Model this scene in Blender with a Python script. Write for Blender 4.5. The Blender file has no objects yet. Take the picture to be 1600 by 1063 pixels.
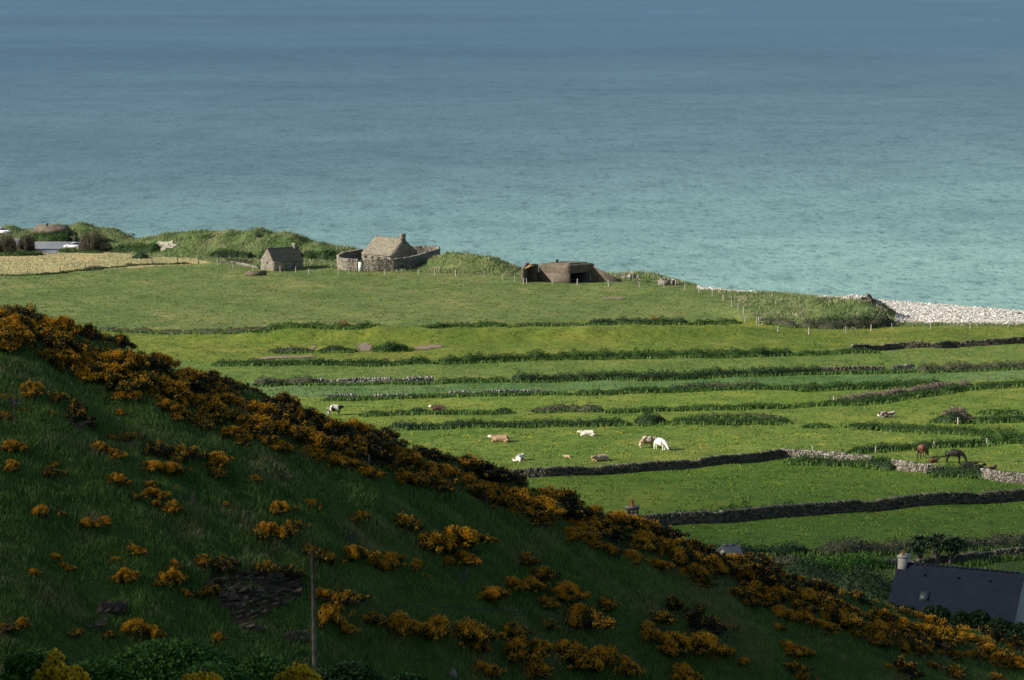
import bpy, math, random
import numpy as np
from mathutils import Vector, Matrix

S = bpy.context.scene
COL = S.collection
rng = np.random.default_rng(7)
random.seed(7)

# ------------------------------------------------------------------ camera, sky, sun, exposure
F = 4500.0                              # focal length in pixels of the 1600 px wide photograph
CAMZ = 75.0
TH = math.atan(611.5 / F)
cam_d = bpy.data.cameras.new('camera')
cam = bpy.data.objects.new('camera', cam_d)
COL.objects.link(cam)
cam.location = (0, 0, CAMZ)
cam.rotation_euler = (math.pi / 2 - TH, 0, 0)
cam_d.sensor_width = 36
cam_d.lens = 36 * F / 1600
cam_d.clip_start = 1
cam_d.clip_end = 60000
cam_d.dof.use_dof = True
cam_d.dof.focus_distance = 350
cam_d.dof.aperture_fstop = 9
S.camera = cam

SUN_EL, SUN_AZ = math.radians(27), math.radians(-106)   # azimuth from +Y, clockwise
SUN_DIR = Vector((math.sin(SUN_AZ) * math.cos(SUN_EL), math.cos(SUN_AZ) * math.cos(SUN_EL), math.sin(SUN_EL)))
w = bpy.data.worlds.new('World')
S.world = w
w.use_nodes = True
nt = w.node_tree
nt.nodes.clear()
sky = nt.nodes.new('ShaderNodeTexSky')
sky.sky_type = 'NISHITA'
sky.sun_disc = False
sky.sun_elevation = SUN_EL
sky.sun_rotation = SUN_AZ
sky.air_density = 1.0
sky.dust_density = 1.5
bg = nt.nodes.new('ShaderNodeBackground')
bg.inputs['Strength'].default_value = 0.075
wo = nt.nodes.new('ShaderNodeOutputWorld')
nt.links.new(sky.outputs[0], bg.inputs[0])
nt.links.new(bg.outputs[0], wo.inputs[0])

sl = bpy.data.lights.new('sun', 'SUN')
sl.energy = 4.6
sl.angle = math.radians(0.5)
sl.color = (1.0, 0.94, 0.82)
sun = bpy.data.objects.new('sun', sl)
COL.objects.link(sun)
sun.rotation_euler = (-SUN_DIR).to_track_quat('-Z', 'Y').to_euler()
sun.location = (-400, 0, 300)

SHADE_CLOUD = (-90, -20, 520, 410, 60, .0172)        # shadow centre x, y, half widths, thickness, density
S.view_settings.view_transform = 'Standard'
S.view_settings.look = 'None'
S.view_settings.gamma = 1
S.view_settings.exposure = 0.8
S.render.engine = 'CYCLES'
S.cycles.max_bounces = 5
S.cycles.diffuse_bounces = 3
S.cycles.glossy_bounces = 2
S.cycles.transparent_max_bounces = 6
S.cycles.volume_bounces = 0

# ------------------------------------------------------------------ pixel rays, terrain
def ray(px, py):
    dx = (px - 800) / F
    dy = -(py - 531.5) / F
    v = np.array([dx, math.cos(TH) + dy * math.sin(TH), -math.sin(TH) + dy * math.cos(TH)])
    return v / v[1]                      # Y component 1

def project(X, Y, Z):
    cz = Y * math.cos(TH) - (Z - CAMZ) * math.sin(TH)
    cy = Y * math.sin(TH) + (Z - CAMZ) * math.cos(TH)
    return 800 + F * X / cz, 531.5 - F * cy / cz

def z_at(px, py, D):
    return CAMZ + ray(px, py)[2] * D

RIDGE = [(-6000, -900, 210), (-3000, -250, 190), (-800, 190, 172), (0, 488, 170), (100, 519, 170.5), (200, 554, 171), (330, 598, 172), (500, 657, 174),
         (700, 721, 178), (850, 775, 181), (1000, 828, 184), (1150, 883, 188), (1250, 915, 190.5),
         (1400, 960, 195), (1500, 990, 197.5), (1600, 1018, 200), (1800, 1100, 206), (2400, 1290, 220)]
BOTTOM = [(-6000, 700, 120), (-3000, 900, 120), (-800, 1063, 130), (0, 1063, 140), (490, 1045, 150), (1000, 1063, 168), (1600, 1075, 190), (2400, 1330, 205)]
def knots(lst):
    t, D, z = [], [], []
    for px, py, d in lst:
        r = ray(px, py)
        t.append(r[0]); D.append(d); z.append(CAMZ + r[2] * d)
    return np.array(t), np.array(D), np.array(z)
Rt, RD, Rz = knots(RIDGE)
Bt, BD, Bz = knots(BOTTOM)
tk = lambda px: (px - 800) / F / 0.99
WT = np.array([tk(p) for p in (-6000, -2000, 0, 100, 200, 400, 540, 700, 800, 960, 1100, 1290, 1600, 2400, 6000)])
WY = np.array([1500, 900, 768, 750, 722, 705, 697, 682, 656, 647, 637, 623, 597, 545, 420.])
WS = np.array([.2, .2, .10, .2, .3, .3, .3, .3, .3, .28, .12, .10, .085, .085, .1])

def und(X, Y, wl, seed, n=7):
    r = np.random.default_rng(seed)
    o = 0
    for _ in range(n):
        a = r.uniform(0, math.pi * 2); k = 2 * math.pi / (wl * r.uniform(.55, 1.7)); p = r.uniform(0, 6.28)
        o = o + np.sin(k * (X * math.cos(a) + Y * math.sin(a)) + p)
    return o / math.sqrt(n)

def z_plain(t, Y):
    z = np.interp(Y, [150, 200, 230, 250, 281, 320, 346, 380, 450, 550, 600, 650, 900],
                  [21, 17, 14.8, 13.5, 12.4, 11, 10, 9, 7.2, 5, 4.1, 3.6, 3.4])
    d = np.interp(t, WT, WY) - Y
    sl_ = np.interp(t, WT, WS)
    return np.maximum(np.minimum(z, d * sl_), -3), z

MOUNDS = []       # (X, Y, half width, half depth, height, power)
def zf(X, Y, rough=True):
    X = np.asarray(X, float); Y = np.asarray(Y, float)
    Yc = np.maximum(Y, 12)
    t = X / Yc
    zp, zflat = z_plain(t, Y)
    if rough:
        zp = zp + np.where(zp > 2, .10 * und(X, Y, 22, 3) + .05 * und(X, Y, 7, 4), 0)
    for mx, my, wx, wy, h, p in MOUNDS:
        q = ((X - mx) / wx) ** 2 + ((Y - my) / wy) ** 2
        zp = zp + h * np.exp(-(q ** p)) * ((1 + .10 * und(X, Y, 5, 9)) if rough else 1)
    D = np.interp(t, Rt, RD); z = np.interp(t, Rt, Rz)
    Db = np.interp(t, Bt, BD); zb = np.interp(t, Bt, Bz)
    u = np.clip((Y - Db) / (D - Db), 0, 1)
    flank = zb + (z - zb) * (u + .10 * np.sin(u * math.pi))
    back = z - .52 * (Y - D) - 0.5 * np.clip((Y - D) / 4, 0, 1)
    wide = np.clip((-t - .24) / .2, 0, 1)          # the spur is broader out of frame on the left
    back = back + wide * .22 * (Y - D)
    # nearer than the flank: a gully, then the camera's own hillside
    zg = zb - 4.5
    g1 = zb + (zg - zb) * np.clip((Db - Y) / 14, 0, 1)
    own = 73.2 - .268 * np.maximum(Y, 0) - np.maximum(Y - 85, 0) * .35
    own = own + wide * 12
    front = np.maximum(g1, own)
    if rough:
        fade = np.clip((Y - 20) / 30, 0, 1)
        flank = flank + (.28 * und(X, Y, 9, 11) + .12 * und(X, Y, 3.2, 12)) * np.clip((Y - Db) / 5, 0, 1)
        front = front + .2 * fade * und(X, Y, 8, 13) * np.clip((Db - Y) / 5, 0, 1)
    hill = np.where(Y > D, back, np.where(Y > Db, flank, front))
    return np.where(Y > D, np.maximum(zp, hill), hill)

YS = np.concatenate([np.arange(15, 130, .25), np.arange(130, 215, .1), np.arange(215, 820, .35)])
def hit(px, py, ymin=15.0, rough=True):
    r = ray(px, py)
    ys = YS[YS >= ymin]
    d = (CAMZ + r[2] * ys) - zf(r[0] * ys, ys, rough)
    i = np.argmax(d < 0)
    if d[i] >= 0:
        i = len(ys) - 1
    j = max(i - 1, 0)
    a, b = d[j], d[i]
    y = ys[j] + (ys[i] - ys[j]) * (a / (a - b) if a != b else 0)
    x = r[0] * y
    return np.array([x, y, float(zf(x, y, rough))])
def far(px, py):                       # a point on the plain behind the spur
    return hit(px, py, 215)
def gz(x, y):
    return float(zf(x, y))
def scl(Y):
    return F / Y                       # photograph pixels per metre at that depth

def add_mound(px, py, wx, wy, h, p=1.3):
    c = hit(px, py, 215, False)
    MOUNDS.append((c[0], c[1] + wy * .8, wx, wy, h, p))
_m = []
for a in [(325, 400, 12, 9, 2.5), (390, 400, 11, 9, 2.7), (432, 401, 8, 8, 2.0), (270, 398, 10, 9, 2.1), (225, 394, 8, 8, 1.5), (470, 402, 7, 7, 1.6), (508, 403, 7, 6, 1.3),
          (545, 404, 6, 6, .9), (62, 377, 6.5, 6, 1.7), (92, 377, 6.5, 6, 1.7), (160, 376, 7.5, 5, 2.4), (120, 376, 5, 5, .9), (715, 424, 6, 6, 2.2), (755, 425, 6, 5, 1.9), (785, 427, 4, 5, 1.2), (690, 420, 4, 5, 1.9),
          (1190, 492, 10, 10, 1.2), (1250, 503, 11, 11, 1.9), (1320, 505, 9, 10, 2.0), (1365, 504, 5, 8, 1.9), (10, 365, 3.5, 3, 1.7),
          (1010, 436, 8, 5, .8)]:
    c = hit(a[0], a[1], 215, False)
    _m.append((c[0], c[1] + a[3] * .8, a[2], a[3], a[4], 1.3))
# the old terrace bank across the second field
for px, py, wx, h in [(380, 530, 16, 1.0), (500, 532, 16, 1.3), (620, 532, 16, 1.3), (740, 530, 14, 1.0), (860, 529, 14, 1.1), (960, 527, 14, 1.2), (1060, 524, 13, 1.0), (1150, 520, 10, .7)]:
    c = hit(px, py, 215, False)
    _m.append((c[0], c[1] + 2, wx, 6, h * .8, 1.6))
MOUNDS.extend(_m)

# ------------------------------------------------------------------ small helpers
def prop(o, label=None, cat=None, group=None, kind=None):
    if label: o['label'] = label
    if cat: o['category'] = cat
    if group: o['group'] = group
    if kind: o['kind'] = kind
    return o

def link(name, me, mat=None, parent=None, loc=None):
    o = bpy.data.objects.new(name, me)
    COL.objects.link(o)
    if mat is not None and not me.materials:
        me.materials.append(mat)
    if loc is not None: o.location = loc
    if parent is not None: o.parent = parent
    return o

def empty(name, loc, label=None, cat=None, group=None, rz=0):
    o = bpy.data.objects.new(name, None)
    COL.objects.link(o)
    o.location = loc
    o.rotation_euler = (0, 0, rz)
    o.empty_display_size = .3
    return prop(o, label, cat, group)

def raw_mesh(name, V, faces, smooth=False):
    """V (n,3); faces: list of arrays (m,k) of equal k each"""
    me = bpy.data.meshes.new(name)
    V = np.ascontiguousarray(V, dtype=np.float32)
    me.vertices.add(len(V))
    me.vertices.foreach_set('co', V.ravel())
    idx = np.concatenate([np.asarray(f, np.int32).ravel() for f in faces])
    tot = np.concatenate([np.full(len(f), f.shape[1], np.int32) for f in faces])
    st = np.concatenate([[0], np.cumsum(tot)[:-1]]).astype(np.int32)
    me.loops.add(len(idx))
    me.loops.foreach_set('vertex_index', idx)
    me.polygons.add(len(tot))
    me.polygons.foreach_set('loop_start', st)
    me.polygons.foreach_set('loop_total', tot)
    if smooth:
        me.polygons.foreach_set('use_smooth', np.ones(len(tot), bool))
    me.update(calc_edges=True)
    return me

class MB:
    """collects pieces; build() makes ONE mesh object"""
    def __init__(s): s.V = []; s.F = {}; s.n = 0
    def add(s, V, *faces):
        V = np.asarray(V, float).reshape(-1, 3)
        for f in faces:
            f = np.asarray(f, int)
            s.F.setdefault(f.shape[1], []).append(f + s.n)
        s.V.append(V); s.n += len(V)
        return s
    BOXF = np.array([[0, 3, 2, 1], [4, 5, 6, 7], [0, 1, 5, 4], [1, 2, 6, 5], [2, 3, 7, 6], [3, 0, 4, 7]])
    BOXV = np.array([[-1, -1, -1], [1, -1, -1], [1, 1, -1], [-1, 1, -1], [-1, -1, 1], [1, -1, 1], [1, 1, 1], [-1, 1, 1]]) * .5
    def box(s, c, size, rz=0, jit=0):
        V = s.BOXV * np.array(size)
        if jit: V = V + rng.normal(0, jit, V.shape)
        ca, sa = math.cos(rz), math.sin(rz)
        V = V @ np.array([[ca, sa, 0], [-sa, ca, 0], [0, 0, 1]]) + np.array(c)
        return s.add(V, s.BOXF)
    def hexa(s, P):                     # 8 points, bottom ccw then top ccw
        return s.add(P, s.BOXF)
    def prism(s, plan, z0, z1):         # plan: list of (x, y) ccw
        n = len(plan)
        z0 = np.broadcast_to(z0, n); z1 = np.broadcast_to(z1, n)
        V = [(x, y, a) for (x, y), a in zip(plan, z0)] + [(x, y, b) for (x, y), b in zip(plan, z1)]
        s.add(V, np.array([[i, (i + 1) % n, n + (i + 1) % n, n + i] for i in range(n)]))
        s.F.setdefault(n, []).append(np.array([[*range(n - 1, -1, -1)]]) + s.n - 2 * n)
        s.F.setdefault(n, []).append(np.array([[*range(n, 2 * n)]]) + s.n - 2 * n)
        return s
    def tube(s, pts, radii, seg=6, cap=True):
        pts = [np.array(p, float) for p in pts]
        radii = np.broadcast_to(radii, len(pts))
        V = []
        for i, p in enumerate(pts):
            d = pts[min(i + 1, len(pts) - 1)] - pts[max(i - 1, 0)]
            d /= np.linalg.norm(d) + 1e-9
            a = np.cross(d, [0, 0, 1.0])
            if np.linalg.norm(a) < .05: a = np.cross(d, [0, 1.0, 0])
            a /= np.linalg.norm(a); b = np.cross(d, a)
            for k in range(seg):
                q = 2 * math.pi * k / seg
                V.append(p + radii[i] * (math.cos(q) * a + math.sin(q) * b))
        fs = [[i * seg + k, i * seg + (k + 1) % seg, (i + 1) * seg + (k + 1) % seg, (i + 1) * seg + k] for i in range(len(pts) - 1) for k in range(seg)]
        s.add(V, np.array(fs))
        if cap:
            base = s.n - len(V)
            s.F.setdefault(seg, []).append(np.array([[*range(seg)]]) + base)
            s.F.setdefault(seg, []).append(np.array([[*range(seg - 1, -1, -1)]]) + s.n - seg)
        return s
    def build(s, name, mat, parent=None, origin=None, smooth=False):
        V = np.concatenate(s.V)
        if origin is not None: V = V - np.array(origin)
        me = raw_mesh(name, V, [np.concatenate(v) for v in s.F.values()], smooth)
        o = link(name, me, mat, parent)
        if origin is not None and parent is None: o.location = origin
        return o

# ------------------------------------------------------------------ materials
def new_mat(name):
    m = bpy.data.materials.new(name)
    m.use_nodes = True
    n = m.node_tree
    for x in list(n.nodes): n.nodes.remove(x)
    out = n.nodes.new('ShaderNodeOutputMaterial')
    b = n.nodes.new('ShaderNodeBsdfPrincipled')
    n.links.new(b.outputs[0], out.inputs[0])
    return m, n, b
def ramp(n, cols, fac, pos=None):
    r = n.nodes.new('ShaderNodeValToRGB')
    e = r.color_ramp.elements
    k = len(cols)
    for i, c in enumerate(cols):
        p = pos[i] if pos else i / (k - 1)
        if i < 2:
            e[i].position = p; e[i].color = (*c, 1)
        else:
            q = e.new(p); q.color = (*c, 1)
    n.links.new(fac, r.inputs[0])
    return r
def noise(n, scale, detail=4, rough=.6, vec=None, stretch=None):
    t = n.nodes.new('ShaderNodeTexNoise')
    t.inputs['Scale'].default_value = scale
    t.inputs['Detail'].default_value = detail
    t.inputs['Roughness'].default_value = rough
    if vec is None:
        g = n.nodes.new('ShaderNodeNewGeometry'); vec = g.outputs['Position']
    if stretch:
        mp = n.nodes.new('ShaderNodeMapping'); mp.inputs['Scale'].default_value = stretch
        n.links.new(vec, mp.inputs[0]); vec = mp.outputs[0]
    n.links.new(vec, t.inputs['Vector'])
    return t
def mixc(n, fac, a, b, mode='MIX'):
    m = n.nodes.new('ShaderNodeMix'); m.data_type = 'RGBA'; m.blend_type = mode
    for s_, v in ((0, fac), (6, a), (7, b)):
        if hasattr(v, 'links'): n.links.new(v, m.inputs[s_])
        elif s_ == 0: m.inputs[0].default_value = v
        else: m.inputs[s_].default_value = (*v, 1)
    return m.outputs[2]
def math_(n, op, a, b=None):
    m = n.nodes.new('ShaderNodeMath'); m.operation = op
    for i, v in enumerate((a, b)):
        if v is None: continue
        if hasattr(v, 'links'): n.links.new(v, m.inputs[i])
        else: m.inputs[i].default_value = v
    return m.outputs[0]
def bump(n, b, h, strength=.5, dist=.1):
    u = n.nodes.new('ShaderNodeBump')
    u.inputs['Strength'].default_value = strength
    u.inputs['Distance'].default_value = dist
    n.links.new(h, u.inputs['Height'])
    n.links.new(u.outputs[0], b.inputs['Normal'])

def leafy(name, cols, patch=.6, rough=.7, dead=None, trans=.0):
    """colour per leaf (island) and per clump (noise in world space)"""
    m, n, b = new_mat(name)
    g = n.nodes.new('ShaderNodeNewGeometry')
    nz = noise(n, patch, 3)
    v = math_(n, 'ADD', math_(n, 'MULTIPLY', g.outputs['Random Per Island'], .55), math_(n, 'MULTIPLY', nz.outputs[0], .6))
    v = math_(n, 'SUBTRACT', v, .08)
    c = ramp(n, cols, v).outputs[0]
    if dead:
        nz2 = noise(n, .25, 4)
        c = mixc(n, ramp(n, [(0, 0, 0), (1, 1, 1)], nz2.outputs[0], [.50, .66]).outputs[0], c, dead)
    n.links.new(c, b.inputs['Base Color'])
    b.inputs['Roughness'].default_value = rough
    b.inputs['Specular IOR Level'].default_value = .25
    if trans:
        tr = n.nodes.new('ShaderNodeBsdfTranslucent')
        n.links.new(c, tr.inputs[0])
        mx = n.nodes.new('ShaderNodeMixShader'); mx.inputs[0].default_value = trans
        out = [x for x in n.nodes if x.type == 'OUTPUT_MATERIAL'][0]
        n.links.new(b.outputs[0], mx.inputs[1]); n.links.new(tr.outputs[0], mx.inputs[2])
        n.links.new(mx.outputs[0], out.inputs[0])
    return m
def mottled(name, cols, scale=2, rough=.85, bumps=.4, bdist=.05, island=.0, spec=.3, obj=False, stretch=None):
    m, n, b = new_mat(name)
    vec = None
    if obj:
        tc = n.nodes.new('ShaderNodeTexCoord'); vec = tc.outputs['Object']
    nz = noise(n, scale, 6, .65, vec, stretch)
    v = nz.outputs[0]
    if island:
        g = n.nodes.new('ShaderNodeNewGeometry')
        v = math_(n, 'ADD', math_(n, 'MULTIPLY', v, 1 - island), math_(n, 'MULTIPLY', g.outputs['Random Per Island'], island))
    k = len(cols)
    c = ramp(n, cols, v, [.28 + .44 * i / (k - 1) for i in range(k)])
    n.links.new(c.outputs[0], b.inputs['Base Color'])
    b.inputs['Roughness'].default_value = rough
    b.inputs['Specular IOR Level'].default_value = spec
    if bumps: bump(n, b, nz.outputs[0], bumps, bdist)
    return m

M = {}
M['hedge'] = leafy('hedge leaves', [(.008, .018, .004), (.020, .046, .008), (.04, .088, .013), (.07, .13, .022)], .9, trans=.15)
M['hedge_brown'] = leafy('brown hedge scrub', [(.02, .025, .012), (.045, .05, .025), (.08, .08, .045), (.05, .075, .02)], .6)
M['hedge_dark'] = leafy('dark shrub leaves', [(.008, .018, .006), (.016, .036, .009), (.03, .06, .014)], .7)
M['dry'] = leafy('dry scrub twigs', [(.10, .075, .06), (.17, .13, .10), (.24, .19, .14)], 1.2)
M['tuft_long'] = leafy('long grass', [(.05, .10, .02), (.085, .16, .03), (.13, .2, .05)], .5, trans=.2)  # green of the long grass at the hedge feet
M['tuft_field'] = leafy('pasture grass tufts', [(.07, .115, .018), (.120, .172, .030), (.155, .20, .042)], .15, trans=.15)
M['tuft_dune'] = leafy('dune grass', [(.08, .13, .04), (.13, .18, .06), (.24, .25, .12)], .25, trans=.2, dead=(.36, .33, .2))
M['tuft_hill'] = leafy('hill grass', [(.04, .09, .016), (.09, .175, .03), (.155, .26, .05), (.23, .29, .09)], .35, dead=(.24, .23, .09), trans=.1)
M['bramble'] = leafy('bramble leaves', [(.015, .045, .008), (.035, .10, .012), (.075, .17, .02), (.12, .22, .03)], 2.2, trans=.2)
M['gorse_green'] = leafy('gorse spines', [(.012, .022, .006), (.025, .042, .010), (.05, .06, .018)], 1.5)
M['gorse_dark'] = leafy('gorse dark spines', [(.008, .014, .005), (.018, .026, .008), (.045, .035, .016)], 1.5)
M['blossom'] = leafy('gorse blossom', [(.50, .19, .006), (.78, .36, .01), (.95, .54, .02)], 1.2, trans=.1)
M['blossom_near'] = leafy('gorse petals', [(.85, .42, .01), (.92, .58, .015), (.95, .70, .03)], 6, trans=.15)
M['twig'] = mottled('grey dead wood', [(.06, .05, .04), (.14, .12, .10)], 8)
M['stone'] = mottled('grey field stone', [(.07, .07, .065), (.16, .15, .13), (.28, .26, .22)], 3, island=.6)
M['stone_dark'] = mottled('lichened wall stone', [(.04, .038, .03), (.08, .075, .06), (.15, .125, .085)], 3, island=.6)
M['stone_pale'] = mottled('pale wall stone', [(.07, .063, .05), (.165, .148, .118), (.30, .27, .225)], 3, island=.65)
M['stone_house'] = mottled('house stone', [(.11, .098, .078), (.20, .178, .14), (.31, .28, .225)], 2.2, island=.45)
M['mortar'] = mottled('dry earth and mortar', [(.03, .03, .026), (.07, .065, .055)], 3)
M['roof_stone'] = mottled('lichened stone slates', [(.10, .09, .07), (.155, .138, .105), (.23, .20, .145)], 1.6, island=.3)
M['concrete'] = mottled('weathered concrete', [(.06, .048, .034), (.115, .092, .066), (.18, .148, .105)], .9)
M['concrete_dark'] = mottled('dark concrete', [(.06, .055, .05), (.11, .1, .09)], 1.2)  # darker concrete tone for the bunker door panels
M['lichen'] = mottled('orange lichen concrete', [(.2, .14, .05), (.32, .21, .06)], 2)
M['black'] = mottled('dark opening', [(.004, .004, .004), (.008, .008, .008)], 2, bumps=0)
M['white_paint'] = mottled('white paint', [(.5, .5, .48), (.62, .62, .6)], 2, bumps=0)
M['post'] = mottled('weathered post', [(.16, .14, .12), (.3, .27, .23), (.42, .39, .34)], 5)
M['pole'] = mottled('old pole wood', [(.06, .05, .04), (.11, .095, .075), (.16, .14, .115)], 3)
M['post_dark'] = mottled('dark post', [(.03, .027, .022), (.08, .07, .06)], 5)
M['wire'] = mottled('wire', [(.03, .03, .03), (.05, .05, .05)], 5, bumps=0)
M['slate'] = mottled('blue black slate', [(.016, .022, .036), (.020, .027, .043), (.025, .033, .051)], 1.2, rough=.85, island=.12, spec=.12, bumps=.1)
M['render'] = mottled('grey rendered wall', [(.3, .285, .25), (.38, .36, .32)], 1.5)
M['terracotta'] = mottled('terracotta', [(.3, .09, .04), (.42, .14, .06)], 5)
M['pebble'] = mottled('white pebbles', [(.17, .155, .13), (.46, .43, .38), (.66, .63, .57)], 1.3, island=.6)
M['earth'] = mottled('bare earth', [(.10, .07, .045), (.2, .145, .10), (.3, .23, .17)], 1.5)
M['rock'] = mottled('slaty rock', [(.035, .023, .011), (.065, .045, .023), (.12, .09, .05)], 1.8, island=.5, spec=.5)
M['asphalt'] = mottled('pale tarmac', [(.15, .155, .165), (.21, .215, .225)], .3, bumps=.1)
M['glass'] = mottled('window glass', [(.03, .04, .05), (.06, .08, .09)], 1, rough=.08, bumps=0, spec=.8)
M['flower'] = mottled('buttercups', [(.55, .42, .03), (.7, .55, .05)], 1, bumps=0)

# ------------------------------------------------------------------ ground
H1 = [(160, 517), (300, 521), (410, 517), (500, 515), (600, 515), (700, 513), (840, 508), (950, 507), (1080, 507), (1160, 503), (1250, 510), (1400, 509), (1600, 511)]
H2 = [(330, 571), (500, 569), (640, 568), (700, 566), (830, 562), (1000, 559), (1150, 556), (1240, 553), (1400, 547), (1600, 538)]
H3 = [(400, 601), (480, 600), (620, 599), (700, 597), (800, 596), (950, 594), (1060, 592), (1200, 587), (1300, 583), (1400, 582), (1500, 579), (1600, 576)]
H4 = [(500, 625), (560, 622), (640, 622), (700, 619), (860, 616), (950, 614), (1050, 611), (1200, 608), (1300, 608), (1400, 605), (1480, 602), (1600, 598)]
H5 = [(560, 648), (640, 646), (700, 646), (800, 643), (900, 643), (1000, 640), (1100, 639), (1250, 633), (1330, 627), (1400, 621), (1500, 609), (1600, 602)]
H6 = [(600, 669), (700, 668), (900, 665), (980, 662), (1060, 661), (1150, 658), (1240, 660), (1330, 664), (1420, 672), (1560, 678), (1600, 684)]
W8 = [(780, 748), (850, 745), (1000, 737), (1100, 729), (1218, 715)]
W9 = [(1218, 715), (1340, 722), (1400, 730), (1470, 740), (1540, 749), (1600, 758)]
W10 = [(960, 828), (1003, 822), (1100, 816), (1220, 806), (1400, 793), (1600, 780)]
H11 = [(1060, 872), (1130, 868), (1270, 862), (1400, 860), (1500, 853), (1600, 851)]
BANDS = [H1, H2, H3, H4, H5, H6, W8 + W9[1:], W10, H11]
STRAW = [(-60, 402), (0, 398), (60, 392), (180, 392), (215, 401), (300, 403), (330, 411), (280, 414), (180, 420), (100, 427), (0, 433), (-60, 436)]
ROUGH = [(-200, 340), (-60, 396), (0, 395), (60, 392), (180, 391), (215, 402), (300, 403), (340, 411), (380, 415), (480, 417), (530, 420), (620, 425), (700, 428), (800, 432), (960, 438), (1080, 447), (1130, 460),
         (1160, 478), (1190, 503), (1240, 513), (1330, 516), (1400, 510), (1600, 510), (1800, 510), (1800, 300), (-200, 300)]
BEACH = [(1085, 440), (1092, 452), (1150, 456), (1230, 460), (1292, 466), (1345, 468), (1385, 478), (1400, 490), (1398, 504), (1450, 505), (1600, 507), (1760, 509), (1760, 430)]
PARK = [(-40, 372), (40, 373), (100, 376), (175, 377), (180, 380), (130, 386), (95, 390), (90, 396), (70, 397), (62, 392), (40, 388), (-40, 388)]

def inpoly(x, y, poly):
    x = np.asarray(x); y = np.asarray(y)
    r = np.zeros(x.shape, bool)
    n = len(poly)
    for i in range(n):
        x0, y0 = poly[i]; x1, y1 = poly[(i + 1) % n]
        if y0 == y1: continue
        c = ((y0 > y) != (y1 > y)) & (x < (x1 - x0) * (y - y0) / (y1 - y0) + x0)
        r ^= c
    return r
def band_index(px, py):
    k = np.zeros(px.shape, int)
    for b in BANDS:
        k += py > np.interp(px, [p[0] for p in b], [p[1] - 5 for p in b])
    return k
# field grass colours from sea edge to hill; last ones darkened as painted shade
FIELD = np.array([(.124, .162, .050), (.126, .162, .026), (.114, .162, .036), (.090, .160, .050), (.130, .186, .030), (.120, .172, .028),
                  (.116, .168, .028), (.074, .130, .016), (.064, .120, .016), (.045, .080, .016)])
tcols = np.concatenate([np.linspace(-2.2, -.24, 90), np.linspace(-.235, .235, 560), np.linspace(.24, 2.0, 80)])
yrows = np.concatenate([np.linspace(-60, 12, 20), np.linspace(15, 128, 90), np.arange(129, 206, .4), np.arange(206, 800, 1.0), np.linspace(802, 1600, 40)])
T, Yg = np.meshgrid(tcols, yrows)
Xg = T * np.maximum(Yg, 40)
Zg = zf(Xg, Yg)
nr, nc = T.shape
ii = np.arange((nr - 1) * (nc - 1))
r_, c_ = ii // (nc - 1), ii % (nc - 1)
a_ = r_ * nc + c_
faces = np.stack([a_, a_ + 1, a_ + nc + 1, a_ + nc], 1)
V = np.stack([Xg, Yg, Zg], -1).reshape(-1, 3)
gme = raw_mesh('ground', V, [faces], True)
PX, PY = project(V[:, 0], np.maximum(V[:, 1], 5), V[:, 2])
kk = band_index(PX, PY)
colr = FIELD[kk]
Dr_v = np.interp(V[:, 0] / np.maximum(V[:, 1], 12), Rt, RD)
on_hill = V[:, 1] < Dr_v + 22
rough_v = inpoly(PX, PY, ROUGH) & ~on_hill
straw_v = inpoly(PX, PY, STRAW) & ~on_hill
beach_v = inpoly(PX, PY, BEACH) & ~on_hill
colr = np.where(rough_v[:, None], [[.09, .13, .045]], colr)
colr = np.where(straw_v[:, None], [[.30, .27, .13]], colr)
colr = np.where((beach_v | ((V[:, 2] < 1.6) & ~on_hill))[:, None], [[.36, .335, .29]], colr)
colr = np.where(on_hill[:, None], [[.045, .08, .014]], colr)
colr = np.where((on_hill & inpoly(PX, PY, [(322, 905), (345, 897), (400, 892), (468, 902), (474, 916), (462, 932), (420, 945), (400, 980), (366, 976), (348, 945), (326, 928)]))[:, None], [[.06, .043, .026]], colr)
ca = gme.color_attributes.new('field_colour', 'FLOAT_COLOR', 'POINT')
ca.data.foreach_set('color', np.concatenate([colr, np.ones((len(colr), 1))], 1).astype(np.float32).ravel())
m, n, b = new_mat('grass ground')
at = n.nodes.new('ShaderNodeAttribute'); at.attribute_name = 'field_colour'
n1 = noise(n, .05, 5, .6)
n2 = noise(n, .9, 6, .7)
n3 = noise(n, .22, 5, .65)
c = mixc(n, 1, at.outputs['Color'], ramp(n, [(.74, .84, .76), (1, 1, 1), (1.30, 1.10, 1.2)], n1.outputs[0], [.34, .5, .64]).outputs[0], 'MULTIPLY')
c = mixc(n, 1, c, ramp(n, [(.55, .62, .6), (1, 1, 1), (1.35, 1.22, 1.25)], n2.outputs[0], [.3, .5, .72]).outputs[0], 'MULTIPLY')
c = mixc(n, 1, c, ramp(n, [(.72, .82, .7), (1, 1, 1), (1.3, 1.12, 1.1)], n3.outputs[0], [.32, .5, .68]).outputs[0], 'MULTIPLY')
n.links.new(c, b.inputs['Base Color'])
b.inputs['Roughness'].default_value = .9
b.inputs['Specular IOR Level'].default_value = .1
bump(n, b, n2.outputs[0], .9, .35)
ground = prop(link('ground', gme, m), kind='structure')

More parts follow.
